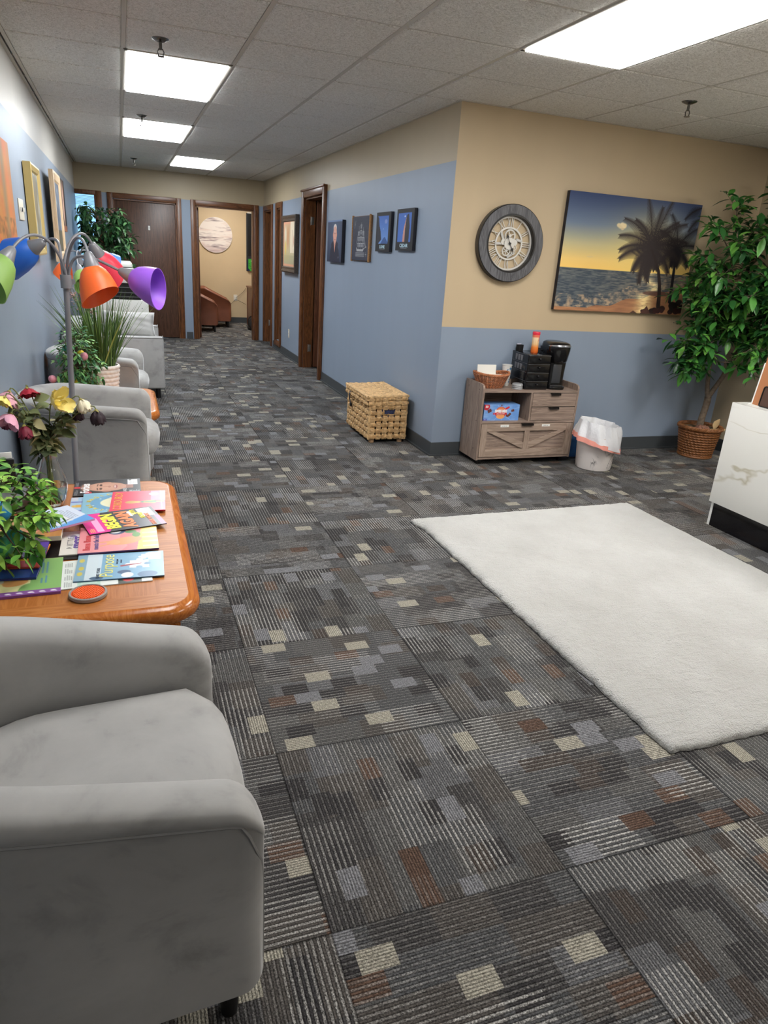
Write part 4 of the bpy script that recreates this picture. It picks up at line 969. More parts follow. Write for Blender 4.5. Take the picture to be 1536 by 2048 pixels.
def rose(label, tip, hang, kind, col, size, seed):
    rnd = random.Random(seed); t = thing('rose', label, 'rose', I(*VC), 'roses in the vase')
    tip = Vector(tip)-VC; base = Vector((rnd.uniform(-.02, .02), rnd.uniform(-.02, .02), .012)); neck = Vector((rnd.uniform(-.012, .012), rnd.uniform(-.012, .012), .20)); hang = Vector(hang).normalized()
    pts = [base, base.lerp(neck, .5)]+bez(neck, neck+(neck-base)*.35, tip-hang*.035+Vector((0, 0, .03)), tip, 12)
    mb = MB(); mb.tube(pts, .0023, 6); mb.build('stem', m_rosestem, t)
    # bloom
    X = hang.cross(Vector((0, 0, 1))); X = X.normalized() if X.length > .05 else Vector((1, 0, 0)); Y = hang.cross(X)
    B = Matrix(((X.x, Y.x, hang.x, tip.x), (X.y, Y.y, hang.y, tip.y), (X.z, Y.z, hang.z, tip.z), (0, 0, 0, 1)))
    mb = MB()
    def petal(an, r0, r1, L, wd, curl, z0=0.0):
        vs, n, m = [], 7, 7
        for i in range(n):
            u = i/(n-1)
            rr = r0*math.sin(min(1, u*1.6)*math.pi/2)+(r1-r0)*u**2+curl*max(0, u-.75)*2*r1
            z = z0+L*u
            for j in range(m):
                v = j/(m-1)*2-1; ww = wd*(math.sin(math.pi*(.12+.80*u))**.6); a_ = an+v*ww
                r_ = rr*(1-.10*v*v)+.0016*math.sin(9*v+seed+u*7); vs.append(((r_)*math.cos(a_), (r_)*math.sin(a_), z-.004*abs(v)**3*size*20*u+.0015*math.sin(5*v+an)))
        mb.add(vs, [(i*m+j, i*m+j+1, (i+1)*m+j+1, (i+1)*m+j) for i in range(n-1) for j in range(m-1)], B)
    s_ = size*1.42
    if kind == 'bud':
        for k in range(3): petal(k*2.09, .42*s_, .34*s_, 1.25*s_, 1.1, -.25)
        for k in range(5): petal(k*1.257+.5, .50*s_, .46*s_, 1.18*s_, .95, -.1)
        for k in range(5): petal(k*1.257, .55*s_, .56*s_, 1.05*s_, .8, .10)
    elif kind == 'open':
        for k in range(4): petal(k*1.57, .35*s_, .32*s_, 1.0*s_, .9, -.2)
        for k in range(5): petal(k*1.257+.4, .50*s_, .62*s_, .95*s_, .85, .2)
        for k in range(6): petal(k*1.047, .62*s_, .95*s_, .8*s_, .75, .35)
    else:       # drooping loose petals
        for k in range(3): petal(k*2.09+.3, .30*s_, .30*s_, 1.0*s_, 1.0, -.2)
        for k in range(5): petal(k*1.257+rnd.random()*.6, .62*s_, .85*s_, 1.2*s_*rnd.uniform(.85, 1.1), .85, .1)
    c = S(*col); k_ = NT('petals %s' % seed); g = k_.n('ShaderNodeNewGeometry')
    k_.base(k_.ramp(g.outputs['Random Per Island'], [(0, tuple(x*.88 for x in c[:3])+(1,)), (1, c)])); k_.set(Roughness=.6)
    mb.build('bloom', k_.m, t, angle=80)
    mb = MB()
    for k in range(5): mb.leaf(tip, B.to_3x3() @ Vector((math.cos(k*1.257), math.sin(k*1.257), .25)), hang, .028, .007, .1, .1)
    mb.sphere(tip+hang*.004, .007, 10, 6); mb.build('sepals', m_sepal, t, angle=80)
    mb = MB()
    for i in range(13):
        f = rnd.uniform(.10, .62); q = pts[2+int(f*12)]; an = rnd.random()*6.28; dd = Vector((math.cos(an), math.sin(an), rnd.uniform(-.4, .7)))
        mb.leaf(q, dd, Vector((rnd.uniform(-1, 1), rnd.uniform(-1, 1), 1)), rnd.uniform(.042, .066), rnd.uniform(.034, .048), rnd.uniform(.15, .6), rnd.uniform(.1, .6))
    mb.build('leaves', m_wilt, t, angle=80)
rose('open yellow rose standing tallest in the vase', (-.262, 2.77, .828), (.35, -.35, .18), 'loose', (250, 234, 152), .040, 1)
rose('cream white rose drooping right of the yellow one', (-.172, 2.78, .842), (.35, -.25, -.9), 'bud', (240, 230, 200), .032, 2)
rose('nearly black dried rose hanging at the far right', (-.120, 2.76, .805), (.12, -.15, -1), 'bud', (36, 13, 24), .034, 3)
rose('small dark purple rose behind the pale leaf under the cream one', (-.186, 2.80, .800), (.05, -.2, -1), 'bud', (48, 18, 32), .026, 4)
rose('crimson rose high on the left side of the vase', (-.350, 2.80, .880), (.2, -.3, -.9), 'open', (168, 26, 48), .027, 5)
rose('pale pink rose beside the crimson one', (-.398, 2.74, .880), (-.2, -.3, -.7), 'loose', (226, 168, 182), .034, 6)
rose('deep red drooping bud in front of the wilted leaves', (-.362, 2.72, .760), (.1, -.35, -1), 'bud', (124, 26, 52), .030, 7)
rose('yellow rose at the left edge of the bunch', (-.405, 2.68, .872), (-.35, -.3, -.6), 'open', (248, 228, 128), .025, 8)
rose('pink rose with a torn petal hanging low on the left', (-.392, 2.68, .812), (-.2, -.4, -.5), 'loose', (224, 164, 186), .034, 9)
rose('dark red rose hidden under the low pink rose', (-.415, 2.74, .785), (-.1, -.2, -1), 'bud', (92, 24, 50), .026, 10)
# ------------------------------------------------------------------ rug
m_rug = NT('cream shag'); co = m_rug.coord('Object')
n_ = m_rug.noise(co, 3.0, 4, .6); m_rug.base(m_rug.ramp(n_, [(.3, S(218, 216, 210)), (.7, S(236, 235, 230))])); m_rug.set(Roughness=.95)
m_rug.b.inputs['Sheen Weight'].default_value = .35; m_rug.b.inputs['Specular IOR Level'].default_value = .05
m_rug.bump(m_rug.math('ADD', m_rug.math('MULTIPLY', m_rug.noise(m_rug.coord('Object', (1, 1, 1)), 170, 3, .6), .7), m_rug.math('MULTIPLY', m_rug.noise(m_rug.coord('Object', (1, 2.2, 1)), 14, 4, .6, 1.2), 1.0)), 1.0, .03)
rw_, rl = 1.515, 2.07; nx, ny = 150, 205; vs, fs = [], []
def rug_pt(u, v):
    x, y = (u-.5)*rw_, (v-.5)*rl
    ex, ey = min(u, 1-u)*rw_, min(v, 1-v)*rl; e = min(ex, ey)
    w = .010*mnoise.noise((x*9, y*9, 0))+.006*mnoise.noise((x*30, y*30, 3))
    if ex < .02: x += w*(1 if u < .5 else -1)*.9
    if ey < .02: y += w*(1 if v < .5 else -1)*.9
    c = .024*(1-math.exp(-e/.012))
    z = .003+c+.004*mnoise.noise((x*5, y*5, 7))*min(1, e/.03)+.0026*mnoise.noise((x*34, y*20, 1))+.0022*mnoise.noise((x*80, y*80, 2))
    # soft folds left from having been rolled
    z += .004*math.exp(-((x+.62-.18*y-.35)/.03)**2)*min(1, e/.05)+.003*math.exp(-((y-.25+.45*x)/.03)**2)*min(1, e/.05)
    if u < .35 and v > .93: x -= .03*(v-.93)/.07*(1-u/.35)
    if u < .2 and v < .06: y -= .05*(1-u/.2)*(1-v/.06)*0
    return (x, y, max(z, .002))
for j in range(ny+1):
    for i in range(nx+1): vs.append(rug_pt(i/nx, j/ny))
for j in range(ny):
    for i in range(nx):
        a = j*(nx+1)+i; fs.append((a, a+1, a+nx+2, a+nx+1))
mb = MB(); mb.add(vs, fs)
be = [e for e in mb.bm.edges if e.is_boundary]
ex = bmesh.ops.extrude_edge_only(mb.bm, edges=be)
for v in [g for g in ex['geom'] if isinstance(g, bmesh.types.BMVert)]: v.co.z = .0; v.co.x *= .992; v.co.y *= .994
tag(mb.build('shag_rug', m_rug.m, angle=180, mx=rz((2.268, 2.375, .0005), 1.0)), 'large cream white shag rug on the patterned carpet', 'rug')

# ------------------------------------------------------------------ coffee cabinet
m_cab = wood('grey brown oak', (112, 94, 84), (160, 140, 126), 0, .9, .5, .6); m_cabv = wood('grey brown oak upright', (108, 90, 80), (156, 136, 122), 2, .9, .5, .6); m_cabd = wood('grey brown oak deep', (112, 94, 84), (160, 140, 126), 1, .9, .5, .6)
m_pull = M('dark bronze pull', (40, 36, 34), .4, .6)
CX0, CX1, CY0, CY1 = 2.394, 3.212, 4.398, 4.678
t = thing('coffee_cabinet', 'grey-brown wooden coffee cabinet with two drawers and a crossed flap door', 'cabinet', I((CX0+CX1)/2, (CY0+CY1)/2, 0))
hx, hy = (CX1-CX0)/2, (CY1-CY0)/2; sx = .015
for s_, nm in ((-1, 'side_panel'), (1, 'side_panel')):
    poly = [(-hy, .04), (hy, .04), (hy, .605), (-hy+.05, .605), (-hy+.02, .600), (-hy+.005, .588), (-hy, .572)]
    mb = MB(); xa = s_*hx-(sx if s_ > 0 else 0); mb.rings([[(xa, y, z) for y, z in poly], [(xa+sx, y, z) for y, z in poly]])
    p_ = mb.build(nm, m_cabv, t, smooth=False)
    if s_ < 0:
        mb = MB()
        for y, z in ((-.08, .56), (.09, .56), (-.08, .33), (.09, .33), (-.08, .12)): mb.box(xa-.0008, xa, y-.003, y+.003, z-.003, z+.003)
        mb.build('screw_hole', m_dark, p_, smooth=False)
mb = MB(); mb.box(-hx+sx, hx-sx, hy-.006, hy, .06, .60); mb.build('back_panel', m_cab, t, smooth=False)
mb = MB(); mb.box(-hx+sx, hx-sx, -hy, hy-.006, .545, .560, .001); mb.build('top', m_cab, t, smooth=False)
mb = MB(); mb.box(-hx+sx, hx-sx, -hy, hy-.006, .318, .333, .001); mb.build('shelf', m_cab, t, smooth=False)
mb = MB(); mb.box(-hx+sx, hx-sx, -hy, hy-.006, .045, .060, .001); mb.build('bottom', m_cab, t, smooth=False)
DX = 2.797-(CX0+CX1)/2
mb = MB(); mb.box(DX-.0, DX+.015, -hy, hy-.006, .333, .545); mb.build('divider', m_cabv, t, smooth=False)
def pull(par, x, y, z, w=.085):
    mb = MB(); mb.box(x-w/2, x+w/2, y-.016, y+.006, z-.001, z+.001); mb.box(x-w/2, x+w/2, y-.016, y-.013, z-.014, z+.001, .001); mb.build('pull', m_pull, par, smooth=False)
for z0, z1 in ((.337, .436), (.441, .541)):
    mb = MB(); mb.box(DX+.018, hx-sx-.003, -hy-.002, -hy+.20, z0, z1, .001); d_ = mb.build('drawer', m_cab, t, smooth=False); pull(d_, (DX+hx)/2-.002, -hy-.002, z1)
    mb = MB(); mb.box(DX+.016, hx-sx, -hy+.002, -hy+.004, z1, z1+.004); mb.build('gap', m_dark, d_, smooth=False)
mb = MB(); mb.box(-hx+sx+.003, hx-sx-.003, -hy+.009, -hy+.019, .064, .314); d_ = mb.build('flap_door', m_cab, t, smooth=False)
fx0, fx1, fz0, fz1, yf = -hx+sx+.003, hx-sx-.003, .064, .314, -hy-.004
m_cabl = wood('light grey oak upright', (132, 112, 98), (174, 154, 138), 2, .9, .5, .6); m_cabh = wood('light grey oak', (132, 112, 98), (174, 154, 138), 0, .9, .5, .6)
for xx in (fx0, fx1-.05):
    mb = MB(); mb.box(xx, xx+.05, yf, yf+.012, fz0, fz1, .001); mb.build('stile', m_cabl, d_, smooth=False)
for zz in (fz1-.055, fz0):
    mb = MB(); mb.box(fx0+.05, fx1-.05, yf, yf+.012, zz, zz+.055, .001); mb.build('rail', m_cabh, d_, smooth=False)
mb = MB(); mb.box(-.022, .022, yf, yf+.012, fz0+.055, fz1-.055, .001); mb.build('centre_stile', m_cabl, d_, smooth=False)
for s_ in (-1, 1):
    a, b = (s_*(fx1-.05), fz1-.055), (s_*.022, fz0+.055); dx, dz = b[0]-a[0], b[1]-a[1]; L = math.hypot(dx, dz); nx_, nz_ = -dz/L*.036, dx/L*.036
    if nz_ < 0: nx_, nz_ = -nx_, -nz_
    pl = [(a[0], a[1]), (b[0], b[1]), (b[0], b[1]+.05), (a[0]-s_*.065, a[1])]
    mb = MB(); mb.rings([[(x, yf+.001, z) for x, z in pl], [(x, yf+.009, z) for x, z in pl]]); mb.build('diagonal_brace', m_cabh, d_, smooth=False)
pull(d_, -.01, -hy-.004, fz1+.001, .10)
for x, sc in ((-.20, '- - -'), (.155, '- -')):
    mb = MB(); mb.box(x-.035, x+.035, yf-.0012, yf, fz1-.024, fz1-.006); st = mb.build('sticker', m_white, d_, smooth=False)
    st['label'] = 'small white paper sticker'; mb = MB(); r = random.Random(int(x*100))
    for q in range(3): mb.box(x-.02+.014*q, x-.012+.014*q, yf-.0016, yf-.0011, fz1-.017, fz1-.014)
    mb.build('scribble', INK(90, 90, 100), st, smooth=False)
for x, y in ((-hx+.05, -hy+.05), (hx-.06, -hy+.05), (-hx+.05, hy-.05), (hx-.06, hy-.05)):
    mb = MB(); mb.tube([(x-.012, y, .021), (x+.012, y, .021)], .021, 16); mb.box(x-.014, x+.014, y-.014, y+.014, .03, .046); mb.build('caster', m_black, t)
CT = .5605
# cocoa box on the shelf
a = Art(.29, .118, 220, (104, 150, 214)); nz = a.noise(.05, .03, 11, 4); a.blend(np.clip(nz*2-.7, 0, 1)*.7, (158, 192, 234))
for q in range(7): a.line(.145, .055, .145+.3*math.cos(q*.9+.3), .055+.3*math.sin(q*.9+.3), .003, (176, 206, 240), .6)
a.ell(.138, .058, .045, .045, (196, 54, 58)); a.ell(.138, .060, .040, .040, (222, 130, 84)); a.ell(.138, .03, .034, .018, (232, 160, 100)); a.rect(.088, .042, .19, .058, (206, 44, 54)); a.poly([(.078, .040), (.088, .058), (.082, .058), (.074, .05)], (206, 44, 54)); a.line(.18, .088, .20, .098, .014, (206, 44, 54))
a.ell(.018, .102, .026, .026, (190, 40, 54)); a.rect(.0, .0, .03, .012, (92, 96, 190))
for x, y, r_, w_ in ((.045, .072, 28, .016), (.236, .074, 15, .012), (.196, .035, -15, .012), (.213, .045, 48, .012)):
    c_, s2 = math.cos(R(r_)), math.sin(R(r_)); q = [(x+u*c_-v*s2, y+u*s2+v*c_) for u, v in ((-w_, -w_*.75), (w_, -w_*.75), (w_, w_*.75), (-w_, w_*.75))]; a.poly(q, (98, 52, 46)); a.line(x-w_*.2*c_, y-w_*.2*s2-w_*.6, x-w_*.2*c_, y-w_*.2*s2+w_*.6, .002, (140, 84, 70))
a.poly([(.13, .118), (.15, .118), (.14, .106)], (98, 52, 46))
t = thing('cocoa_box', 'blue and red cocoa carton in the open cabinet compartment', 'carton', rz((2.585, 4.49, .3335), -1.5))
mb = MB(); mb.box(-.145, .145, -.06, .06, 0, .118, .001); mb.build('carton', M('blue carton', (112, 156, 214), .45), t, smooth=False)
fr = a.mesh('front_print', m_print, t, basis((0, -.0605, .059), (1, 0, 0), (0, 0, 1)))
text('SWISS MISS', .028, INK(244, 244, 246), fr, -.007, .010, .0006, bold=.0016, sx=.72, shear=.05); text('Milk Chocolate', .0125, INK(246, 236, 230), fr, -.007, -.009, .0006, sx=.85, rot=3); text('50', .022, INK(246, 236, 230), fr, -.125, .043, .0006, bold=.001); text('30', .009, INK(240, 240, 246), fr, -.132, -.053, .0006)
# wicker bread basket with napkins
m_wick = M('brown wicker', (172, 108, 70), .45, var=.35, vscale=60); m_wickd = M('dark wicker weave', (132, 78, 48), .5, var=.4, vscale=70)
t = thing('wicker_basket', 'oval brown wicker basket of paper napkins on the cabinet', 'basket', rz((2.525, 4.545, CT), 0))
def oval(r, k=.72): return lambda a_: (r*math.cos(a_), r*k*math.sin(a_))
mb = MB(); mb2 = MB(); rows = 9
for q in range(rows):
    f = q/(rows-1); r = .092+.042*f; z = .006+.088*f
    for ph in (0, 1):
        pts = []
        for i in range(97):
            a_ = 2*math.pi*i/96; rr = r+.0042*math.sin(24*a_+math.pi*(q % 2)+math.pi*ph); pts.append((rr*math.cos(a_), .72*rr*math.sin(a_), z+.003*math.cos(24*a_+math.pi*(q+ph))))
        (mb if (q+ph) % 2 else mb2).tube(pts, .0042, 6)
mb.lathe([(.002, .0), (.09, .0), (.09, .008), (.002, .008)], 32, Matrix.Diagonal((1, .72, 1, 1)))
mb.build('weave', m_wick, t); mb2.build('dark_weave', m_wickd, t)
mb = MB()
for ph in (0, 2.1, 4.2): mb.tube([((.138+.004*math.cos(20*a_+ph))*math.cos(a_), .72*(.138+.004*math.cos(20*a_+ph))*math.sin(a_), .099+.006*math.sin(20*a_+ph)+.012*abs(math.cos(a_))**3) for a_ in [2*math.pi*i/120 for i in range(121)]], .0045, 6)
mb.build('rim', m_wick, t)
m_pap = M('white paper napkin', (232, 230, 222), .8)
for q, (x, y, w_, h_, rt, lb) in enumerate(((-.028, .02, .15, .14, -3, 'tallest stack of white paper napkins standing at the back of the wicker basket'), (.02, -.012, .13, .075, 4, 'low white folded napkin in front of the stack in the wicker basket'))):
    mb = MB()
    for k in range(5 if q == 0 else 3): mb.box(-w_/2+.003*k, w_/2+.002*(k % 2), -.004+.006*k, .0005+.006*k, 0, h_-.003*k, .001)
    tag(mb.build('napkins', m_pap, mx=rz((2.525+x, 4.545+y, CT+.02), rt) @ Matrix.Rotation(R(-6), 4, 'X'), smooth=False), lb, 'napkins')
# paper cups and lids
t = thing('paper_cup', 'white paper cup with blue marks between the basket and the drawer unit', 'cup', I(2.69, 4.615, CT))
mb = MB(); mb.lathe([(.002, .0), (.026, 0), (.036, .15), (.038, .152), (.0385, .156), (.036, .156), (.026, .004), (.002, .004)], 32); cb = mb.build('cup_body', m_white, t)
mb = MB(); r = random.Random(3)
for q in range(16):
    an, z = -math.pi/2+r.uniform(-1.4, 1.4), r.uniform(.02, .14); rr = .0264+.01*z/.15+.0003; tx_, ty_ = -math.sin(an), math.cos(an); w_, h_ = r.uniform(.004, .009), r.uniform(.006, .014); cx_, cy_ = rr*math.cos(an), rr*math.sin(an)
    mb.add([(cx_-tx_*w_, cy_-ty_*w_, z), (cx_, cy_, z-h_*.4), (cx_+tx_*w_, cy_+ty_*w_, z+h_*.5), (cx_, cy_, z+h_)], [(0, 1, 2, 3)])
mb.build('blue_marks', INK(86, 130, 170), cb, smooth=False)
for q in range(3):
    mb = MB(); mb.lathe([(.001, .010), (.031, .010), (.034, .0115), (.038, .002), (.040, 0), (.041, .003), (.037, .013), (.031, .016), (.001, .013)], 36)
    tag(mb.build('cup_lid', M('grey cup lid %d' % q, (150, 152, 154), .35), mx=I(2.715, 4.475, CT+.013*q)), ('grey plastic cup lid, %s of the small stack before the drawer unit' % ('lowest', 'middle one', 'topmost')[q]), 'cup lid', 'stack of cup lids')
# black drawer organiser
m_smoke = M('smoky black plastic', (24, 24, 27), .12); m_blk = M('gloss black plastic', (14, 14, 16), .2)
t = thing('drawer_organizer', 'black four-drawer coffee pod organizer on the cabinet', 'organizer', rz((2.86, 4.575, CT), -3))
W_, D_, H_ = .185, .27, .255
mb = MB(); mb.box(-W_/2, W_/2, -D_/2+.004, D_/2, 0, H_, .003); mb.build('housing', m_smoke, t)
for q in range(4):
    z0 = .006+q*.0625; mb = MB(); mb.box(-W_/2+.004, W_/2-.004, -D_/2-.006, -D_/2+.006, z0, z0+.056, .002); d_ = mb.build('drawer', m_blk, t)
    mb = MB(); mb.sphere((.0, -D_/2-.014, z0+.032), .0085, 14, 8); mb.tube([(0, -D_/2-.006, z0+.032), (0, -D_/2-.014, z0+.032)], .004); mb.build('knob', m_smoke, d_)
    mb = MB(); mb.box(-W_/2-.0008, -W_/2, -D_/2+.01, D_/2-.01, z0+.056, z0+.0575); mb.box(-W_/2+.002, W_/2-.002, -D_/2-.0064, -D_/2-.0058, z0+.0555, z0+.057); mb.build('edge_line', M('grey edge line', (92, 94, 98), .3), d_, smooth=False)
for z in (.135, .198):
    for k in range(3):
        mb = MB(); mb.lathe([(.002, 0), (.016, 0), (.022, .040), (.0235, .043), (.002, .043)], 20); mb2 = MB()
        po = [(-W_/2-.001, D_/2-.085-.042*k+dy, z+dz) for dy, dz in ((-.014, 0), (.014, 0), (.018, .042), (-.018, .042))]
        mb2.add(po, [(0, 1, 2, 3)]); mb.bm.free(); mb2.build('pod', M('pod seen through smoked wall', (112, 110, 114), .4), t, smooth=False)
# things on the organiser
ZT = CT+H_+.0005
t = thing('creamer_bottle', 'orange creamer canister with a red lid on the pod organizer', 'bottle', I(2.875, 4.565, ZT))
mb = MB(); mb.lathe([(.002, 0), (.026, 0), (.0275, .004), (.0275, .02), (.0255, .05), (.0255, .09), (.027, .115), (.0275, .13), (.002, .13)], 32)
k_ = NT('creamer sleeve'); z_ = k_.sep(k_.coord('Object'))[2]; k_.base(k_.ramp(k_.math('DIVIDE', z_, .13), [(0, S(214, 96, 34)), (.32, S(232, 132, 52)), (.5, S(238, 196, 140)), (.82, S(240, 214, 176)), (.9, S(232, 120, 90))])); k_.set(Roughness=.35); cb = mb.build('sleeve', k_.m, t)
mb = MB(); mb.lathe([(.002, .13), (.027, .13), (.0285, .133), (.0285, .148), (.026, .152), (.002, .152)], 32); mb.build('lid', M('red lid', (226, 44, 72), .35), t)
mb = MB()
for q in range(9): mb.add([(.0262*math.sin(x), -.0262*math.cos(x), z) for x, z in ((-.55, .055+.006*q), (.1, .055+.006*q), (.1, .057+.006*q), (-.55, .057+.006*q))], [(0, 1, 2, 3)])
mb.build('fine_print', INK(150, 96, 66), cb, smooth=False)
mb = MB(); mb.add([(.0272*math.sin(x), -.0272*math.cos(x), z) for x, z in ((.35, .085), (.62, .085), (.62, .122), (.35, .122))], [(0, 1, 2, 3)]); mb.build('red_mark', INK(206, 44, 52), cb, smooth=False)
mb = MB(); mb.rings([[(x, y, z) for x, y in rrect(w_, w_*.8, .006)] for z, w_ in ((0, .044), (.042, .047), (.045, .047))]); o = tag(mb.build('tea_tin', m_dark, mx=rz((2.805, 4.66, ZT), 12)), 'small black tin at the back left of the pod organizer', 'tin')
mb = MB(); mb.box(-.020, .022, .010, .015, .043, .054, .001); mb.build('tin_edge', M('pale lavender edge', (196, 196, 214), .4), o)
# coffee maker
t = thing('coffee_maker', 'black single-cup coffee maker with a silver trim ring on the cabinet', 'coffee maker', rz((3.045, 4.548, CT), -6))
mb = MB(); mb.rings([[(x, y, z) for x, y in rrect(w_, d_, .05, 8, 0, c_)] for z, w_, d_, c_ in ((0, .145, .24, 0), (.012, .150, .245, 0), (.02, .146, .24, 0))]); mb.build('base', m_blk, t)
mb = MB(); mb.rings([[(x, y, z) for x, y in rrect(w_, .20, .05, 8, 0, .015)] for z, w_ in ((.018, .148), (.12, .155), (.22, .168), (.30, .172))]); mb.build('column', m_blk, t)
mb = MB(); mb.rings([[(x, y, z) for x, y in rrect(w_, d_, r_, 10, 0, c_)] for z, w_, d_, r_, c_ in ((.195, .130, .20, .062, -.01), (.21, .148, .225, .07, -.01), (.29, .170, .25, .08, -.012), (.315, .172, .252, .08, -.012), (.335, .160, .24, .075, -.010), (.345, .12, .19, .055, -.005))]); hd_ = mb.build('brew_head', m_blk, t, angle=60)
mb = MB(); mb.tube([(.081*math.sin(a_), -.058-.078*math.cos(a_)*1.0, .316+.006*math.cos(a_)) for a_ in [R(-112+224*i/30) for i in range(31)]], [.003+.007*math.cos(R(-112+224*i/30)*.75) for i in range(31)], 8); mb.build('silver_ring', M('silver trim', (186, 190, 196), .22, .8), hd_)
mb = MB(); mb.box(-.085, -.081, .02, .115, .03, .28, .006); rs = mb.build('water_tank', M('dark tank', (36, 38, 42), .1), t)
mb = MB(); mb.box(-.040, .030, -.090, -.080, .045, .185, .004); mb.build('cup_bay', M('bay grey', (66, 68, 72), .25, .3), t)
mb = MB(); mb.box(-.055, .055, -.10, -.02, .018, .03, .005); mb.build('drip_tray', m_black, t)
# cable of the coffee maker
mb = MB(); mb.tube(bez((3.10, 4.66, CT+.02), (3.17, 4.69, CT+.045), (3.26, 4.69, .50), (3.235, 4.686, .44), 12)+bez((3.235, 4.686, .44), (3.21, 4.686, .38), (3.25, 4.69, .30), (3.215, 4.688, .12), 12)[1:], .004, 8)
tag(mb.build('power_cord', m_black), 'thin black cord hanging down the wall at the right side of the coffee cabinet', 'cord')

# ------------------------------------------------------------------ waste bin with liner
TB = (3.325, 4.235)
m_binm = marble('marbled white plastic', (228, 221, 217), (90, 86, 86), 7, .03, .35)
t = thing('waste_bin', 'round white marbled waste bin beside the coffee cabinet', 'waste bin', I(TB[0], TB[1], 0))
mb = MB(); mb.lathe([(.002, .0), (.122, 0), (.130, .006), (.133, .02), (.150, .24), (.154, .262), (.150, .262), (.130, .02), (.002, .015)], 48); mb.build('bucket', m_binm, t)
k_ = NT('white liner film'); k_.base(S(236, 237, 240)); k_.set(Roughness=.35); k_.b.inputs['Transmission Weight'].default_value = .25; k_.bump(k_.noise(k_.coord('Object', (1, 1, .6)), 26, 4, .6, .8), .5, .02)
t = thing('bin_liner', 'crumpled white bin liner with a coral drawstring band over the waste bin', 'bin liner', I(TB[0], TB[1], 0))
mb = MB(); rg = []
def lin_r(a_, f):
    wob = .008*math.sin(7*a_+2*f*3)+.006*math.sin(13*a_+5*f)+.008*mnoise.noise((math.cos(a_)*3, math.sin(a_)*3, f*6))
    return wob
for r, z, k in ((.120, .20, .4), (.128, .26, .5), (.134, .32, .8), (.139, .350, 1), (.144, .356, 1), (.152, .33, 1), (.159, .30, 1), (.168, .26, 1.1), (.176, .225, 1.2), (.181, .200, 1.2)):
    row = []
    for i in range(96):
        a_ = 2*math.pi*i/96; tilt = .052*math.cos(a_-2.75)
        row.append(((r+lin_r(a_, z*3)*k)*math.cos(a_), (r+lin_r(a_, z*3)*k)*math.sin(a_), z+tilt*(1 if z < .29 else .35)+.006*k*mnoise.noise((math.cos(a_)*2, math.sin(a_)*2, 5))))
    rg.append(row)
mb.rings(rg, True, False, False); mb.build('bag', k_.m, t, angle=75)
mb = MB(); b0 = []
for dz, dr in ((.052, .001), (.052, .005), (.010, .008), (.010, .004)):
    row = []
    for i in range(96):
        a_ = 2*math.pi*i/96; tilt = .052*math.cos(a_-2.75); f = .165*3
        pin = max(0, 1-((a_-4.15)/.16)**2) if abs(a_-4.15) < .16 else 0
        rr = .180+lin_r(a_, f)*1.2+dr+.012*math.sin(2*a_+.6)+.006*pin
        row.append((rr*math.cos(a_), rr*math.sin(a_), .178+dz*.85*(1-.45*pin)+tilt+.012*pin))
    b0.append(row)
mb.rings(b0+[b0[0]], True, False, False); kb = NT('coral band'); kb.base(S(240, 160, 146)); kb.set(Roughness=.4); mb.build('drawstring_band', kb.m, t, angle=75)
kb = NT('blue film'); kb.base(S(96, 150, 206)); kb.set(Roughness=.2); kb.b.inputs['Transmission Weight'].default_value = .55; kb.b.inputs['IOR'].default_value = 1.1
mb = MB(); rg = []
for i in range(13):
    f = i/12; row = []
    for q in range(40):
        a_ = 2*math.pi*q/40; w = math.sin(math.pi*(.08+.84*f))**.5
        row.append((w*(.235+.02*mnoise.noise((q*.6, f*5, 1)))*math.cos(a_), w*(.045+.012*mnoise.noise((q*.7, f*4, 4)))*math.sin(a_), .02+.17*f+.01*mnoise.noise((q*.5, f*3, 9))))
    rg.append(row)
mb.rings(rg); tag(mb.build('plastic_bag', kb.m, angle=70, mx=rz((TB[0]-.005, TB[1]+.25, 0), -4)), 'thin blue plastic bag crumpled behind the waste bin', 'plastic bag')

# ------------------------------------------------------------------ woven trunk
m_straw = M('water hyacinth', (200, 164, 116), .7, var=.30, vscale=45, stretch=(1, 1, 1)); m_trunkshade = M('dark inside of trunk', (44, 32, 22), .9)
def weave(mb, o, U, V, w, h, nu, nv, amp=.018, res=10, hole=None, gaps=True):
    o, U, V = Vector(o), Vector(U).normalized(), Vector(V).normalized(); N = U.cross(V)
    nu_, nv_ = nu*res, nv*res; vs, fs = [], []
    for j in range(nv_+1):
        for i in range(nu_+1):
            u, v = i/nu_*nu, j/nv_*nv; ci, cj = min(int(u), nu-1), min(int(v), nv-1); fu, fv = u-ci, v-cj
            if (ci+cj) % 2: hgt = (max(0, math.sin(math.pi*fu))**.7)*(.55+.45*abs(math.sin(math.pi*fv*4)))*(.35+.65*max(0, math.sin(math.pi*min(1, max(0, fv))))**.3)
            else: hgt = (max(0, math.sin(math.pi*fv))**.7)*(.55+.45*abs(math.sin(math.pi*fu*5)))*(.35+.65*max(0, math.sin(math.pi*fu))**.3)
            j_ = .12*mnoise.noise((u*2.3, v*2.3, w*7)); vs.append(o+U*(w*i/nu_)+V*(h*j/nv_)+N*(amp*(hgt+j_)))
    for j in range(nv_):
        for i in range(nu_):
            if hole:
                uu, vv = (i+.5)/nu_, (j+.5)/nv_
                if hole[0] < uu < hole[1] and hole[2] < vv < hole[3]: continue
            du, dv = abs((i+.5)/res-round((i+.5)/res)), abs((j+.5)/res-round((j+.5)/res))
            if gaps and du < .11 and dv < .16: continue
            a = j*(nu_+1)+i; fs.append((a, a+1, a+nu_+2, a+nu_+1))
    mb.add(vs, fs)
TX0, TX1, TY0, TY1 = 1.792, 2.105, 5.115, 5.69
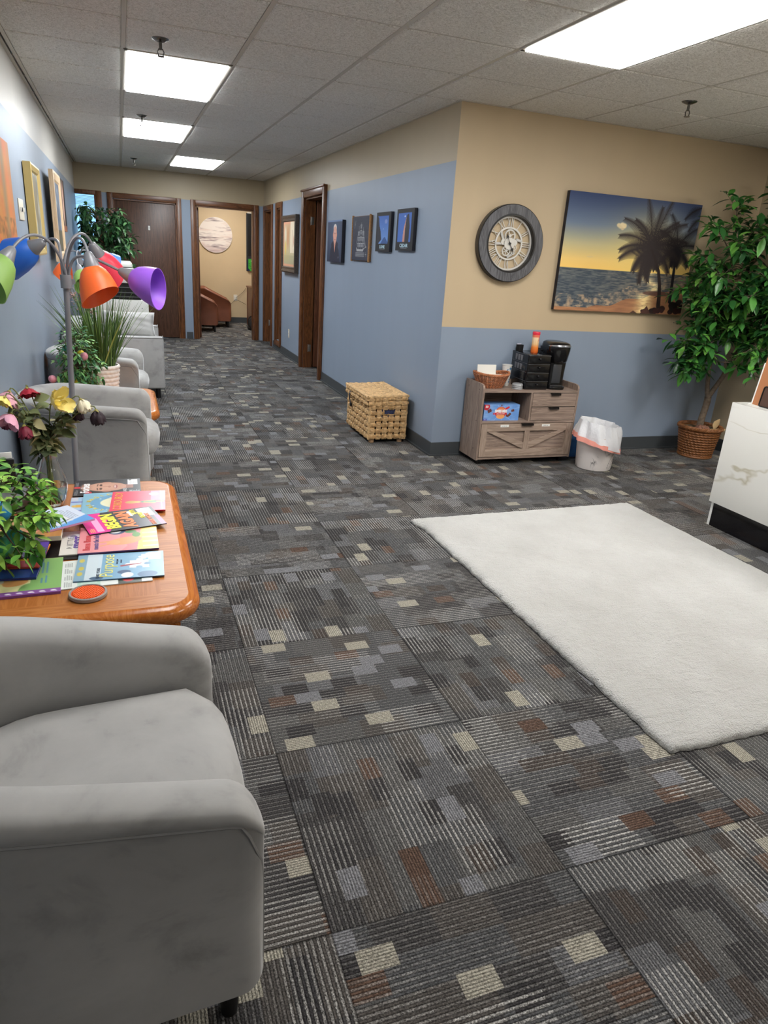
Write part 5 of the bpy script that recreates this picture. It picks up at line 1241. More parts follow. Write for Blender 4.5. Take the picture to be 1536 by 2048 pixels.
t = thing('woven_trunk', 'woven straw storage trunk with a lid against the blue hall wall', 'trunk', I((TX0+TX1)/2, (TY0+TY1)/2, 0)); tw, td = TX1-TX0, TY1-TY0
mb = MB(); zb, zt = .028, .315
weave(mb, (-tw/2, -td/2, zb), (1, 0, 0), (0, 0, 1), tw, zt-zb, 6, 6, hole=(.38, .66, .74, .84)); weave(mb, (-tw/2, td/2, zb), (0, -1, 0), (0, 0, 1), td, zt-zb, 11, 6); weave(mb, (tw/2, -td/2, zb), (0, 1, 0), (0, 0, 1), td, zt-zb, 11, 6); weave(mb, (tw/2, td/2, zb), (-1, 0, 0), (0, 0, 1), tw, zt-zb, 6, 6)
for x, y in ((-1, -1), (1, -1), (-1, 1), (1, 1)):
    for k in range(3): mb.tube([(x*(tw/2-.004)+.006*(k-1), y*(td/2-.004), zb), (x*(tw/2-.002)+.004*(k-1), y*(td/2-.002), .17), (x*(tw/2-.004)+.006*(k-1), y*(td/2-.004), zt)], .0075, 8)
mb.build('body', m_straw, t, angle=70)
mb = MB(); mb.box(-tw/2+.012, tw/2-.012, -td/2+.03, td/2-.012, zb, zt-.02); mb.build('shade_core', m_trunkshade, t, smooth=False)  # dark-coloured box stands for the shade seen through the weave gaps
mb = MB()
for q, c_ in enumerate(((40, 60, 120), (150, 40, 60), (170, 170, 190), (60, 80, 140))): pass
mb.box(-.06, .06, -td/2+.004, -td/2+.02, .20, .275, .004); mb.build('contents', M('dark blue contents', (44, 50, 84), .7, var=.8, vscale=60), t)
LM = Matrix.Rotation(R(-1.5), 4, 'Y')
mb = MB(); lz0, lz1 = .305, .378; ew, ed = tw+.022, td+.02
weave(mb, (-ew/2, -ed/2, lz0), (1, 0, 0), (0, 0, 1), ew, lz1-lz0, 6, 2, .014); weave(mb, (-ew/2, ed/2, lz0), (0, -1, 0), (0, 0, 1), ed, lz1-lz0, 11, 2, .014); weave(mb, (ew/2, -ed/2, lz0), (0, 1, 0), (0, 0, 1), ed, lz1-lz0, 11, 2, .014); weave(mb, (ew/2, ed/2, lz0), (-1, 0, 0), (0, 0, 1), ew, lz1-lz0, 6, 2, .014)
weave(mb, (-ew/2, -ed/2, lz1), (1, 0, 0), (0, 1, 0), ew, ed, 6, 11, .014); mb.tube([(-ew/2, -ed/2, lz1), (ew/2, -ed/2, lz1), (ew/2, ed/2, lz1), (-ew/2, ed/2, lz1), (-ew/2, -ed/2, lz1)], .012, 8)
mb.box(-ew/2+.004, ew/2-.004, -ed/2+.004, ed/2-.004, lz0+.003, lz1-.003); mb.add([(-ew/2, -ed/2, lz0), (ew/2, -ed/2, lz0), (ew/2, ed/2, lz0), (-ew/2, ed/2, lz0)], [(0, 1, 2, 3)]); mb.build('lid', m_straw, t, angle=70, mx=LM)
mb = MB(); sp = bez((-ew/2-.004, .17, .345), (-ew/2-.03, .165, .32), (-ew/2-.028, .15, .27), (-ew/2-.012, .14, .235), 10)
for off in (-.012, .012): pass
mb.rings([[(p.x, p.y-.014, p.z), (p.x-.003, p.y-.014, p.z), (p.x-.003, p.y+.014, p.z), (p.x, p.y+.014, p.z)] for p in sp]); st = mb.build('strap', M('dark strap', (42, 40, 44), .5), t)
mb = MB(); mb.box(-ew/2-.022, -ew/2-.008, .124, .156, .212, .240, .003); mb.build('buckle', m_black, st)
for x in (-1, 1):
    for y in (-1, 1):
        mb = MB(); mb.cyl(.022, 0, .032, 16, I(x*(tw/2-.035), y*(td/2-.03), 0)); mb.build('foot', M('pale wood foot', (176, 140, 104), .6), t)

# ------------------------------------------------------------------ big ficus by the right wall
m_bark = M('grey brown bark', (112, 98, 84), .85, var=.3, vscale=45, bump=.5, bscale=60); m_ficus = leafmat('ficus leaves', [(0, S(30, 70, 36)), (.35, S(48, 98, 46)), (.6, S(66, 124, 56)), (.85, S(92, 154, 62)), (1, S(128, 182, 84))], .32)
m_wicker = M('honey wicker', (128, 80, 42), .5, var=.3, vscale=50)
FX, FY = 4.505, 4.435
t = thing('potted_ficus', 'tall leafy ficus tree in a round wicker planter in the right corner', 'potted tree', I(FX, FY, 0))
mb = MB(); rg = []; nrow = 11; seg = 176
for i in range(nrow*7+1):
    f = i/(nrow*7); r = .126+.037*f; row = f*nrow; lo = abs(math.sin(math.pi*row))**.6; ri = int(min(row, nrow-1)); pr_ = []
    for k in range(seg):
        a_ = 2*math.pi*k/seg; st_ = abs(math.sin(a_*16+ri*.9+(row-ri)*2.6))**.6; rr = r+.012*lo*st_; pr_.append((rr*math.cos(a_), rr*math.sin(a_), .012+.235*f))
    rg.append(pr_)
rg.append([(.146*math.cos(2*math.pi*k/seg), .146*math.sin(2*math.pi*k/seg), .245) for k in range(seg)]); rg.append([(.138*math.cos(2*math.pi*k/seg), .138*math.sin(2*math.pi*k/seg), .21) for k in range(seg)])
mb.rings(rg); pl = mb.build('planter', m_wicker, t, angle=60)
mb = MB()
for ph in (0, 2.1, 4.2): mb.tube([((.168+.008*math.cos(26*a_+ph))*math.cos(a_), (.168+.008*math.cos(26*a_+ph))*math.sin(a_), .250+.010*math.sin(26*a_+ph)) for a_ in [2*math.pi*i/160 for i in range(161)]], .009, 7)
mb.build('braided_rim', m_wicker, pl)
mb = MB(); mb.tube([(.132*math.cos(a_), .132*math.sin(a_), .010) for a_ in [2*math.pi*i/60 for i in range(61)]], .010, 8); mb.build('base_ring', m_wicker, pl)
mb = MB(); rnd = random.Random(4)
vs, fs = [], []
for i in range(10):
    for k in range(25): r = .145*i/9; a_ = 2*math.pi*k/24; vs.append((r*math.cos(a_), r*math.sin(a_), .235+.02*mnoise.noise((r*14*math.cos(a_), r*14*math.sin(a_), 2))))
for i in range(9):
    for k in range(24): q = i*25+k; fs.append((q, q+1, q+26, q+25))
mb.add(vs, fs); mb.build('dried_moss', M('dark mossy filling', (84, 72, 52), .9, var=.7, vscale=60), t)
mb = MB(); mb.leaf((.09, -.06, .235), (.35, -.1, 1), (0, 1, 0), .10, .07, .3, 0); mb.leaf((.02, -.12, .25), (.9, .1, .1), (0, 0, 1), .15, .07, -.4, .1); mb.leaf((-.02, -.09, .25), (.6, -.5, .2), (0, 0, 1), .11, .07, -.4, .1); mb.leaf((-.05, -.10, .25), (.5, .5, .2), (0, 0, 1), .11, .06, -.4, .1)
mb.build('dry_leaves', M('dry husk', (200, 172, 128), .7), t, angle=80)
mb = MB(); mb.tube([(-.145, -.06, .235), (-.11, -.10, .265), (-.06, -.13, .262), (-.03, -.14, .24)], [.012, .03, .026, .012], 10); mb.build('cloth_scrap', M('patterned cloth scrap', (128, 88, 70), .8, var=.8, vscale=70), t)
tr = MB(); fork = Vector((.0, -.01, .50))
tr.tube(bez((-.0, .0, .2), (-.02, .01, .3), (.02, 0, .40), fork, 8), [.030, .029, .028, .028, .027, .027, .027, .028, .028], 12)
left = bez(fork, (-.05, .01, .62), (-.05, .0, .9), (-.10, -.05, 1.25), 10)+bez((-.10, -.05, 1.25), (-.13, -.07, 1.4), (-.16, -.09, 1.5), (-.17, -.10, 1.68), 5)[1:]
right = bez(fork, (.07, -.03, .64), (.15, -.08, .85), (.17, -.13, 1.20), 8)+bez((.17, -.13, 1.20), (.19, -.16, 1.4), (.15, -.20, 1.6), (.15, -.22, 1.80), 6)[1:]
tr.tube(left, [.020-.0011*i for i in range(len(left))], 10); tr.tube(right, [.021-.001*i for i in range(len(right))], 10)
lf = MB(); rnd = random.Random(21)
def limb(src, d, L, n, ll=.094):
    src = Vector(src); d = Vector(d).normalized(); e = src+d*L; pts = bez(src, src+d*L*.4+Vector((0, 0, .08*L)), e+Vector((0, 0, .10*L)), e, 8)
    tr.tube(pts, [.006-.0005*i for i in range(9)], 6)
    for i in range(n):
        f = .25+.75*(i+.5)/n; k = min(7, int(f*8)); q = pts[k].lerp(pts[k+1], f*8-k); a_ = rnd.random()*6.283
        dd = (d*.8+Vector((math.cos(a_), math.sin(a_)*.8, rnd.uniform(-.8, .7)))).normalized()
        if q.y+dd.y*.18 > .15 or q.x+dd.x*.18 > .26: dd = Vector((-abs(dd.x), -abs(dd.y), dd.z))
        sprig(lf, q, dd, rnd.uniform(.09, .16), 6, ll*.45, ll, rnd, .85, tr, .28, .25)
specs = []
for i in range(22):      # crown on the left stem
    k = 5+int(i*(len(left)-6)/22); a_ = math.radians(110+i*97); specs.append((left[k], (math.cos(a_)-.40, math.sin(a_)*.7-.20, rnd.uniform(-.15, .5)), rnd.uniform(.22, .36)))
for i in range(26):
    k = 6+int(i*(len(right)-7)/26); a_ = math.radians(40+i*101); specs.append((right[k], (math.cos(a_)-.05, math.sin(a_)*.8-.35, rnd.uniform(-.2, .55)), rnd.uniform(.22, .40)))
specs += [(left[-1], (-.35, -.1, 1), .24), (left[-2], (-.9, -.1, .7), .30), (left[-3], (.35, -.2, 1), .32), (left[6], (-1, -.1, .22), .36), (left[5], (-1, -.15, .0), .36), (left[8], (-1, .0, .5), .34), (left[11], (-1, -.1, .3), .30),
          (right[-1], (.1, -.1, 1), .26), (right[-1], (-.5, -.2, .8), .28), (right[8], (.35, -.8, -.2), .34), (right[7], (.2, -.9, -.35), .36), (right[-3], (.1, -.9, .3), .34)]
for q, d, L in specs:
    e = Vector(q)+Vector(d).normalized()*L
    if e.y > .10: d = (d[0], -.14, d[2])
    if e.x > .18: d = (-.1, d[1]-.5, d[2])
    limb(q, d, L, 8)
bad = [v for v in lf.bm.verts if v.co.y > .20 or v.co.x > .29]
bmesh.ops.delete(lf.bm, geom=list({f for v in bad for f in v.link_faces}), context='FACES')
tr.build('trunk', m_bark, t); lf.build('foliage', m_ficus, t, angle=80)

# ------------------------------------------------------------------ reception desk and what stands on it
m_marb = marble('white marble laminate', (222, 221, 215), (186, 180, 160), 1.5, .010, .18); m_bmarb = marble('black marble laminate', (16, 15, 18), (206, 206, 206), 1.6, .009, .12, 'Object', 1.5, .2, (1, 1.6, .9))
m_gw = M('gloss white board', (226, 226, 222), .2)
t = thing('reception_desk', 'white marble reception desk with a black marble plinth at the right edge', 'desk', I(3.64, 1.9, 0))
mb = MB(); mb.box(-.36, -.34, -1.3, 1.135, .150, .755, .0015); mb.build('front_panel', m_marb, t)
mb = MB(); mb.box(-.339, -.322, -1.3, 1.112, 0, .152); mb.build('plinth', m_bmarb, t, smooth=False)
mb = MB(); mb.box(-.339, .36, 1.113, 1.131, 0, .735); mb.build('end_panel', m_gw, t, smooth=False)
mb = MB(); mb.box(-.339, .36, -1.3, 1.134, .735, .755, .001); mb.build('desktop', m_marb, t)
t = thing('brochure_holder', 'tan display panel with a dark translucent pocket standing on the white desk', 'display stand', I(3.335, 2.97, .7555) )
def slab(nm, y0, y1, z0, z1, x, th, mat, lean=.12):
    mb = MB(); mb.rings([[(x+lean*z, y0, z), (x+lean*z+th, y0, z), (x+lean*z+th, y1, z), (x+lean*z, y1, z)] for z in (z0, z1)]); return mb.build(nm, mat, t, smooth=False)
slab('easel_back', -.50, .005, 0, .235, .020, .006, m_white); slab('panel', -.50, -.012, .0, .275, .010, .006, M('tan board', (172, 112, 72), .6))
mb = MB(); mb.rings([[(.002+.12*z, y, z) for y, z in rrect(.42, .11, .012, 5, -.275, .060)], [(.0085+.12*z, y, z) for y, z in rrect(.42, .11, .012, 5, -.275, .060)]]); mb.build('pocket', M('dark brown pocket', (84, 62, 52), .15), t)
mb = MB(); mb.tube([(-.0+.12*z, y, z) for y, z in rrect(.42, .11, .012, 5, -.275, .060)+[(-.065, .103)]], .0035, 6); mb.build('pocket_rim', m_black, t)
mb = MB(); mb.box(.0, .12, -.49, .012, 0, .004); mb.build('foot', m_white, t, smooth=False)
mb = MB(); mb.rings([[(x, y, z) for x, y in rrect(.10, .16, .02)] for z in (0, .07, .075)]); o = tag(mb.build('electronic_device', m_blk, mx=rz((4.868, 4.08, 1.021), 0)), 'glossy black device on the white window sill at the right edge', 'device')
mb = MB(); mb.box(-.052, -.05, -.06, .06, .02, .032); mb.build('painted_reflection', M('blue strip', (120, 160, 230), .2), o, smooth=False)  # blue reflection on the black casing, painted as a strip
# ------------------------------------------------------------------ wall clock with visible gears
m_clk = wood('charcoal wood ring', (58, 58, 62), (104, 104, 108), 1, .9, .5, .5); m_cblack = M('satin black', (20, 20, 24), .35); m_sil = M('pale silver', (208, 206, 200), .4, .25); m_sil2 = M('silver disc', (190, 190, 188), .35, .4)
t = thing('wall_clock', 'round wall clock with roman numerals and open silver gears', 'clock', WC(2.618, 1.562, .0))
Rc = .258
mb = MB(); mb.lathe([(Rc*.70, .0), (Rc, 0), (Rc+.002, .004), (Rc+.002, .052), (Rc-.003, .056)], 96, None, False, False); mb.build('case', m_cblack, t)
mb = MB(); mb.lathe([(Rc-.003, .056), (Rc*.76, .058)], 96, None, False, False); mb.build('wood_ring', m_clk, t)
mb = MB(); mb.lathe([(Rc*.76, .058), (Rc*.755, .060), (Rc*.715, .060), (Rc*.71, .056), (Rc*.70, .004)], 96, None, False, False); mb.build('inner_bezel', m_cblack, t)
def ring(mb, r0, r1, z, h, seg=72, mat=None): mb.lathe([(r0, z), (r1, z), (r1, z+h), (r0, z+h), (r0, z)], seg, mat, False, False)
mb = MB(); ring(mb, Rc*.655, Rc*.70, .012, .012); ring(mb, Rc*.385, Rc*.43, .012, .006); face = mb.build('dial_rings', m_sil, t)
rom = ['XII', 'I', 'II', 'III', 'IV', 'V', 'VI', 'VII', 'VIII', 'IX', 'X', 'XI']
for i, s_ in enumerate(rom):
    a = math.pi/2-2*math.pi*i/12; mb = MB(); h, wd = Rc*.235, .0042; x = 0; gl = []
    for ch in s_:
        if ch == 'I': gl.append((x+.004, [((0, -h/2), (0, h/2), wd)])); x += .0135
        if ch == 'V': gl.append((x+.010, [((-.010, h/2), (0, -h/2), wd*1.2), ((.010, h/2), (0, -h/2), wd*.7)])); x += .026
        if ch == 'X': gl.append((x+.010, [((-.010, h/2), (.010, -h/2), wd*1.2), ((.010, h/2), (-.010, -h/2), wd*.7)])); x += .026
    W_ = x-.005
    Mx = Matrix.Translation((Rc*.545*math.cos(a), Rc*.545*math.sin(a), .012)) @ Matrix.Rotation(a-math.pi/2, 4, 'Z')
    for ox, segs in gl:
        for (xa, ya), (xb, yb), w_ in segs:
            xa, xb = xa+ox-W_/2, xb+ox-W_/2
            mb.rings([[(xa-w_/2, ya, z), (xa+w_/2, ya, z), (xb+w_/2, yb, z), (xb-w_/2, yb, z)] for z in (.0, .005)], mat=Mx)
    mb.build('numeral', m_sil, t, smooth=False)
def gear(cx, cy, r, teeth, z, spokes, name='gear', solid=False):
    mb = MB(); n = teeth*4; oo = []
    for i in range(n):
        a_ = 2*math.pi*i/n; rr = r*(1.0 if i % 4 in (0, 1) else .90); oo.append((cx+rr*math.cos(a_), cy+rr*math.sin(a_)))
    ri = .74
    if solid: mb.prism(oo, z, z+.004)
    else:
        inn = [(cx+r*ri*math.cos(2*math.pi*i/n), cy+r*ri*math.sin(2*math.pi*i/n)) for i in range(n)]
        mb.rings([[(x, y, z) for x, y in oo], [(x, y, z+.004) for x, y in oo], [(x, y, z+.004) for x, y in inn], [(x, y, z) for x, y in inn], [(x, y, z) for x, y in oo]], True, False, False)
        for k in range(spokes):
            a_ = 2*math.pi*k/spokes+.4; c, s_ = math.cos(a_), math.sin(a_); w_ = r*.07
            mb.rings([[(cx+u*c-v*s_, cy+u*s_+v*c, zz) for u, v in ((0, -w_), (r*.78, -w_), (r*.78, w_), (0, w_))] for zz in (z+.0005, z+.0035)])
    mb.cyl(r*.22, z, z+.006, 20, I(cx, cy, 0)); g = mb.build(name, m_sil, t, smooth=False)
    return g
gear(.0, .052, .046, 34, .020, 4); gear(.0, .0, .043, 30, .024, 0, solid=True); gear(-.018, -.050, .036, 30, .020, 6); gear(.044, .010, .022, 18, .020, 0, solid=True); gear(.042, -.026, .021, 18, .022, 5); gear(.038, -.055, .018, 16, .020, 4); gear(-.045, .010, .022, 18, .018, 0, solid=True)
mb = MB()
for ax, ay, bx_, by in ((-.105, -.005, -.03, 0), (-.07, .07, -.045, .02), (.06, .03, .105, .02), (.0, -.09, .05, -.06)):
    d_ = Vector((bx_-ax, by-ay, 0)).normalized()*1; n_ = Vector((-d_.y, d_.x, 0))*.008
    mb.rings([[(ax+n_.x, ay+n_.y, z), (bx_+n_.x, by+n_.y, z), (bx_-n_.x, by-n_.y, z), (ax-n_.x, ay-n_.y, z)] for z in (.014, .019)])
    mb.cyl(.008, .013, .024, 16, I(ax, ay, 0))
mb.build('bridge_bars', m_sil2, t, smooth=False)
def hand(ang, L, w_, z, nm):
    mb = MB(); c, s_ = math.cos(ang), math.sin(ang); pts = [(-.015, -w_*.4), (L*.6, -w_*.5), (L*.66, -w_*2.2), (L*.78, -w_*1.6), (L, 0), (L*.78, w_*1.6), (L*.66, w_*2.2), (L*.6, w_*.5), (-.015, w_*.4)]
    mb.rings([[(u*c-v*s_, u*s_+v*c, zz) for u, v in pts] for zz in (z, z+.0015)]); mb.build(nm, m_cblack, t, smooth=False)
hand(R(-58), .062, .0052, .034, 'hour_hand'); hand(R(118), .072, .0040, .037, 'minute_hand')
mb = MB(); mb.cyl(.008, .03, .041, 20); mb.build('hub', m_cblack, t)

# ------------------------------------------------------------------ canvases and framed pictures
m_edge = M('dark canvas edge', (26, 26, 36), .6)
def canvas(name, label, cat, mx, art, th, edge, z0=.004, group=None):
    t = thing(name, label, cat, mx, group); w, h = art.w, art.h
    mb = MB(); mb.box(-w/2, w/2, -h/2, h/2, z0, z0+th-.0006, .002); mb.build('stretched_canvas', edge, t)
    art.mesh('picture', m_matte, t, I(0, 0, z0+th)); return t
# beach sunset
w_, h_ = 1.205, .822; a = Art(w_, h_, 520)
a.vgrad([(0, (96, 66, 52)), (.37, (92, 96, 104)), (.372, (252, 206, 112)), (.45, (244, 206, 124)), (.58, (196, 186, 142)), (.75, (112, 128, 150)), (1, (52, 68, 108))])
d = np.hypot((a.X-.775)/1.2, (a.Y-.445)*1.0); a.blend(np.exp(-(d/.25)**2)*.75*(a.Y > .305), (255, 226, 130)); a.blend((a.X > .9)*np.clip((a.X-.9)/.35, 0, 1)*.4*(a.Y > .5), (60, 66, 84))
hz = .305; sea = (a.Y < hz); dep = np.clip((hz-a.Y)/hz, 0, 1)
a.blend(sea*1.0, (70, 80, 90)); nz = a.noise(.045, .007, 2, 4); nz2 = a.noise(.03, .018, 9, 4)
a.blend(sea*np.clip(nz*2.4-.9, 0, 1)*.75*(1-dep*.3), (128, 128, 122)); a.blend(sea*np.clip(.65-nz*1.3, 0, 1)*.8, (36, 48, 60)); a.blend(sea*np.clip(a.X/w_-.25, 0, 1)*.55*np.clip(nz*2-.4, 0, 1), (210, 160, 104))
gl = np.exp(-((a.X-.845-.06*np.sin(a.Y*40))/.05)**2); a.blend(sea*gl*np.clip(nz*2.2-.2, 0, 1), (255, 232, 170))
shore = .045+.20*np.clip((a.X-.32)/.9, 0, 1)**1.1+.012*np.sin(a.X*22)*(a.X > .3); foam = (a.Y < shore+.075)*(a.Y > shore-.02)*1.0
a.blend((a.Y < .10)*(a.X < .5)*np.clip(nz2*2.6-1.0, 0, 1)*.7, (170, 150, 128)); a.blend(foam*np.clip(nz2*3-1.3, 0, 1)*.75, (196, 166, 132))
sand = (a.Y < shore-.02); a.blend(sand*1.0, (150, 104, 76)); a.blend(sand*np.clip(a.noise(.12, .02, 4)*1.6-.4, 0, 1)*.7, (206, 148, 100)); a.blend(sand*np.exp(-((a.X-.82)/.07)**2)*np.clip(nz*1.8, 0, 1), (255, 226, 160))
a.ell(.93, .155, .14, .018, (92, 62, 56), .8); r = random.Random(6)
for q in range(22):
    x = .80+.40*r.random(); s_ = r.uniform(.02, .05)*(.6+x-.8); a.ell(x, .02+.12*r.random()*max(0, (x-.92))*3, s_, s_*.75, (58+r.randint(-14, 10), 40, 38), 1)
a.poly([(.80, 0), (.855, .06), (.90, 0)], (84, 56, 48)); a.poly([(.70, 0), (.73, .02), (.77, 0)], (84, 60, 50)); a.ell(.03, .03, .0, .0, (0, 0, 0)) if 0 else None
a.ell(.487, .618, .030, .018, (232, 212, 168), 1, .5); a.ell(.513, .622, .020, .018, (240, 220, 174), 1, .5); a.ell(.462, .624, .018, .014, (230, 210, 166), 1, .5); a.ell(.492, .632, .018, .012, (240, 222, 180), 1, .6); a.ell(.500, .600, .014, .008, (222, 200, 158), 1, .7); a.ell(.61, .43, .04, .006, (226, 196, 136), .6); a.ell(.25, .39, .03, .006, (222, 196, 140), .6)
a.ell(.775, .445, .035, .03, (255, 250, 222), 1, .9)
def frond(x0, y0, ang, L, sag, col, dens=38, leafl=.095, w0=.007):
    px, py = x0, y0
    for i in range(dens):
        f = i/dens; an = ang-sag*f*math.copysign(1, math.cos(ang)); nx_, ny_ = px+L/dens*math.cos(an), py+L/dens*math.sin(an)
        a.line(px, py, nx_, ny_, w0*(1-f)+.0015, col); ll = leafl*(1-.75*f)*(.5+.5*min(1, f*5))
        for sd in (-1, 1):
            la = an+sd*R(58-22*f)-.35*math.cos(an)*0; a.line(nx_, ny_, nx_+ll*math.cos(la), ny_+ll*math.sin(la)-ll*.22, .0058, col, 1, .0015)
        px, py = nx_, ny_
pal, pal2 = (54, 46, 46), (40, 36, 40); cx, cy = .800, .475
for x0, y0, sc, c_ in ((1.04, .50, .72, pal2),):
    for an, L in ((95, .30), (60, .28), (130, .26), (20, .28), (160, .24), (-25, .22), (200, .22), (-60, .16), (240, .16)): frond(x0, y0, R(an), L*sc*1.2, .7, c_, 28, .085)
    a.line(x0, y0, x0+.03, .10, .022, c_, 1, .030)
for an, L in ((100, .36), (78, .37), (122, .36), (58, .36), (142, .33), (35, .34), (160, .30), (172, .30), (12, .28), (205, .22), (-15, .26), (232, .26), (250, .24), (262, .20), (-40, .16), (90, .30), (110, .28), (68, .30)): frond(cx, cy, R(an), L, .85 if abs(math.cos(R(an))) > .3 else .25, pal)
pts = [(cx, cy), (.845, .415), (.905, .32), (.94, .22), (.955, .14), (.965, .06)]
for q in range(5): a.line(*pts[q], *pts[q+1], .019+.004*q, (52, 42, 40), 1, .023+.004*q)
frond(1.20, .80, R(200), .16, .5, pal2, 16, .06); frond(1.20, .72, R(215), .12, .5, pal2, 14, .05)
canvas('beach_canvas', 'large canvas of a palm tree at a beach sunset above the coffee cabinet', 'canvas picture', WC(3.655, 1.538), a, .038, m_edge)
# portrait canvas of a person (plain stand-in)
a = Art(.54, .41, 120); W_, H_ = .54, .41
a.vgrad([(0, (30, 36, 56)), (1, (44, 52, 78))]); a.ell(.30, .24, .24, .22, (78, 96, 124), .8, 1.6); a.vgrad; a.line(0, .405, .54, .405, .02, (126, 150, 190), .8)
a.poly([(.09, 0), (.12, .12), (.20, .185), (.36, .185), (.44, .12), (.48, 0)], (32, 34, 54)); a.ell(.28, .17, .13, .04, (32, 34, 54)); a.poly([(.235, .19), (.33, .19), (.30, .10), (.275, .10)], (196, 138, 120)); a.poly([(.215, .20), (.25, .195), (.285, .095), (.27, .09)], (24, 26, 44)); a.poly([(.345, .20), (.315, .195), (.29, .095), (.30, .09)], (24, 26, 44))
a.ell(.285, .27, .066, .092, (206, 150, 132)); a.ell(.285, .335, .058, .038, (214, 206, 202)); a.ell(.285, .315, .052, .034, (212, 158, 140)); a.ell(.30, .265, .045, .07, (220, 166, 148), .5, .9)
for sx in (-1, 1): a.ell(.285+sx*.028, .282, .010, .005, (70, 50, 48)); a.line(.285+sx*.045, .298, .285+sx*.014, .298, .005, (190, 180, 176)); a.ell(.285+sx*.068, .268, .010, .018, (194, 136, 120))
a.line(.287, .28, .293, .25, .007, (190, 132, 114)); a.line(.262, .222, .31, .222, .005, (150, 84, 80)); a.ell(.43, .05, .006, .01, (150, 150, 160))
canvas('portrait_canvas', 'navy canvas portrait of a white-haired person in a dark shirt, nearest the open door', 'canvas picture', WH(7.49, 1.541), a, .035, m_edge)
# ship on dark boards with rope sides
a = Art(.50, .385, 130, (46, 50, 66)); a.blend(np.clip(a.noise(.10, .02, 3)*1.8-.6, 0, 1)*.4, (70, 74, 92)); ch = (206, 206, 204)
def L_(*p, w=.004): a.line(*p, w, ch, .9)
for x, y1 in ((.20, .30), (.265, .33), (.33, .29)): L_(x, .10, x, y1)
for x, hs in ((.20, (.15, .20, .25)), (.265, (.15, .205, .26, .31)), (.33, (.15, .20, .25))):
    for q, y in enumerate(hs):
        wd = .042-.007*q; L_(x-wd, y, x+wd, y, w=.005); L_(x-wd*.9, y-.035, x-wd, y, w=.003); L_(x+wd*.9, y-.035, x+wd, y, w=.003); a.rect(x-wd*.8, y-.030, x+wd*.8, y-.008, ch, .35)
for y in (.27, .22, .17): L_(.33, y, .42, .115, w=.003)
L_(.36, .105, .44, .12); a.poly([(.13, .115), (.15, .08), (.34, .08), (.375, .112), (.33, .10), (.17, .10)], ch, .75); L_(.13, .15, .20, .26, w=.003)
for q in range(3):
    for k in range(9): a.line(.115+.03*k, .07-.014*q, .13+.03*k, .062-.014*q, .004, ch, .8); a.line(.13+.03*k, .062-.014*q, .145+.03*k, .07-.014*q, .004, ch, .8)
L_(.43, .035, .43, .075, w=.003); L_(.41, .055, .45, .055, w=.003)
for x, y in ((.05, .33), (.08, .33), (.06, .30)): L_(x, y-.02, x+.012, y+.02, w=.003)
t = canvas('ship_plaque', 'dark board with a white chalk sailing ship and rope along its sides', 'wall plaque', WH(6.645, 1.567), a, .022, M('dark stained board', (70, 56, 46), .7))
m_rope = M('rope', (164, 124, 82), .85, var=.25, vscale=120)
for x in (-.262, .262):
    mb = MB()
    for ph in (0, 2.09, 4.19): mb.tube([(x+.006*math.cos(26*f*6.28+ph), -.20+.40*f, .022+.006*math.sin(26*f*6.28+ph)) for f in [i/130 for i in range(131)]], .007, 6)
    mb.build('rope', m_rope, t)
for q in range(3):
    mb = MB(); mb.box(-.268, .268, -.198+.134*q, -.198+.128+.134*q, .0, .016, .003); mb.build('back_board', M('worn plank %d' % q, (128, 96, 68), .8, var=.2, vscale=20), t)
# two dark posters with a blue photo
def poster(label, y, z, w, h, word, kind):
    a = Art(w, h, 90, (22, 22, 28)); x0, x1, y0, y1 = w*.10, w*.86, h*.205, h*.90
    f = np.clip((a.Y-y0)/(y1-y0), 0, 1); inr = (a.X > x0)*(a.X < x1)*(a.Y > y0)*(a.Y < y1)
    a.blend(inr*1.0, (58, 100, 178)); a.blend(inr*(1-f)*.75, (122, 160, 214)) if kind == 0 else a.blend(inr*(1-f)*.3, (84, 124, 196))
    if kind == 0:
        a.poly([(x0, y0), (x0+.10*w, y0), (x0+.30*w, y0+.1*h), (x0+.24*w, y0+.3*h), (x0+.14*w, y0+.45*h), (x0+.08*w, y1-.03*h), (x0, y1)], (34, 36, 46)); a.poly([(x0+.26*w, y0), (x0+.45*w, y0+.14*h), (x0+.55*w, y0+.17*h), (x1, y0+.03*h), (x1, y0)], (52, 84, 140)); a.ell(x0+.58*w, y1-.14*h, .09*w, .055*h, (120, 140, 196)); a.ell(x0+.42*w, y0+.37*h, .012*w, .012*h, (220, 226, 240))
    else:
        a.poly([(x0+.36*w, y0), (x0+.34*w, y0+.2*h), (x0+.40*w, y0+.45*h), (x0+.50*w, y1-.05*h), (x0+.60*w, y1-.02*h), (x0+.68*w, y0+.4*h), (x0+.66*w, y0)], (44, 42, 48)); a.poly([(x0+.30*w, y0), (x0+.32*w, y0+.25*h), (x0+.38*w, y0+.42*h), (x0+.47*w, y1-.1*h), (x0+.42*w, y0+.3*h), (x0+.42*w, y0)], (190, 140, 126)); a.ell(x0+.38*w, y1-.08*h, .03*w, .018*h, (226, 230, 240))
    t = canvas('poster', label, 'poster', WH(y, z), a, .026, m_edge)
    text(word, .036, M('pale blue lettering', (176, 206, 220), .5), t, 0, -h*.5+.118*h, .031, bold=.001, sx=1.5)
    mb = MB(); mb.box(-w*.18, w*.18, -h*.5+.055*h, -h*.5+.062*h, .030, .0304); mb.build('caption_line', INK(150, 156, 166), t, smooth=False)
    return t
poster('dark poster with a pale moon over a blue mountain valley', 6.01, 1.618, .36, .315, 'LUNE', 0)
poster('dark poster with a tall black rock against blue sky, nearest the corner', 5.50, 1.629, .37, .310, 'CEDAR', 1)
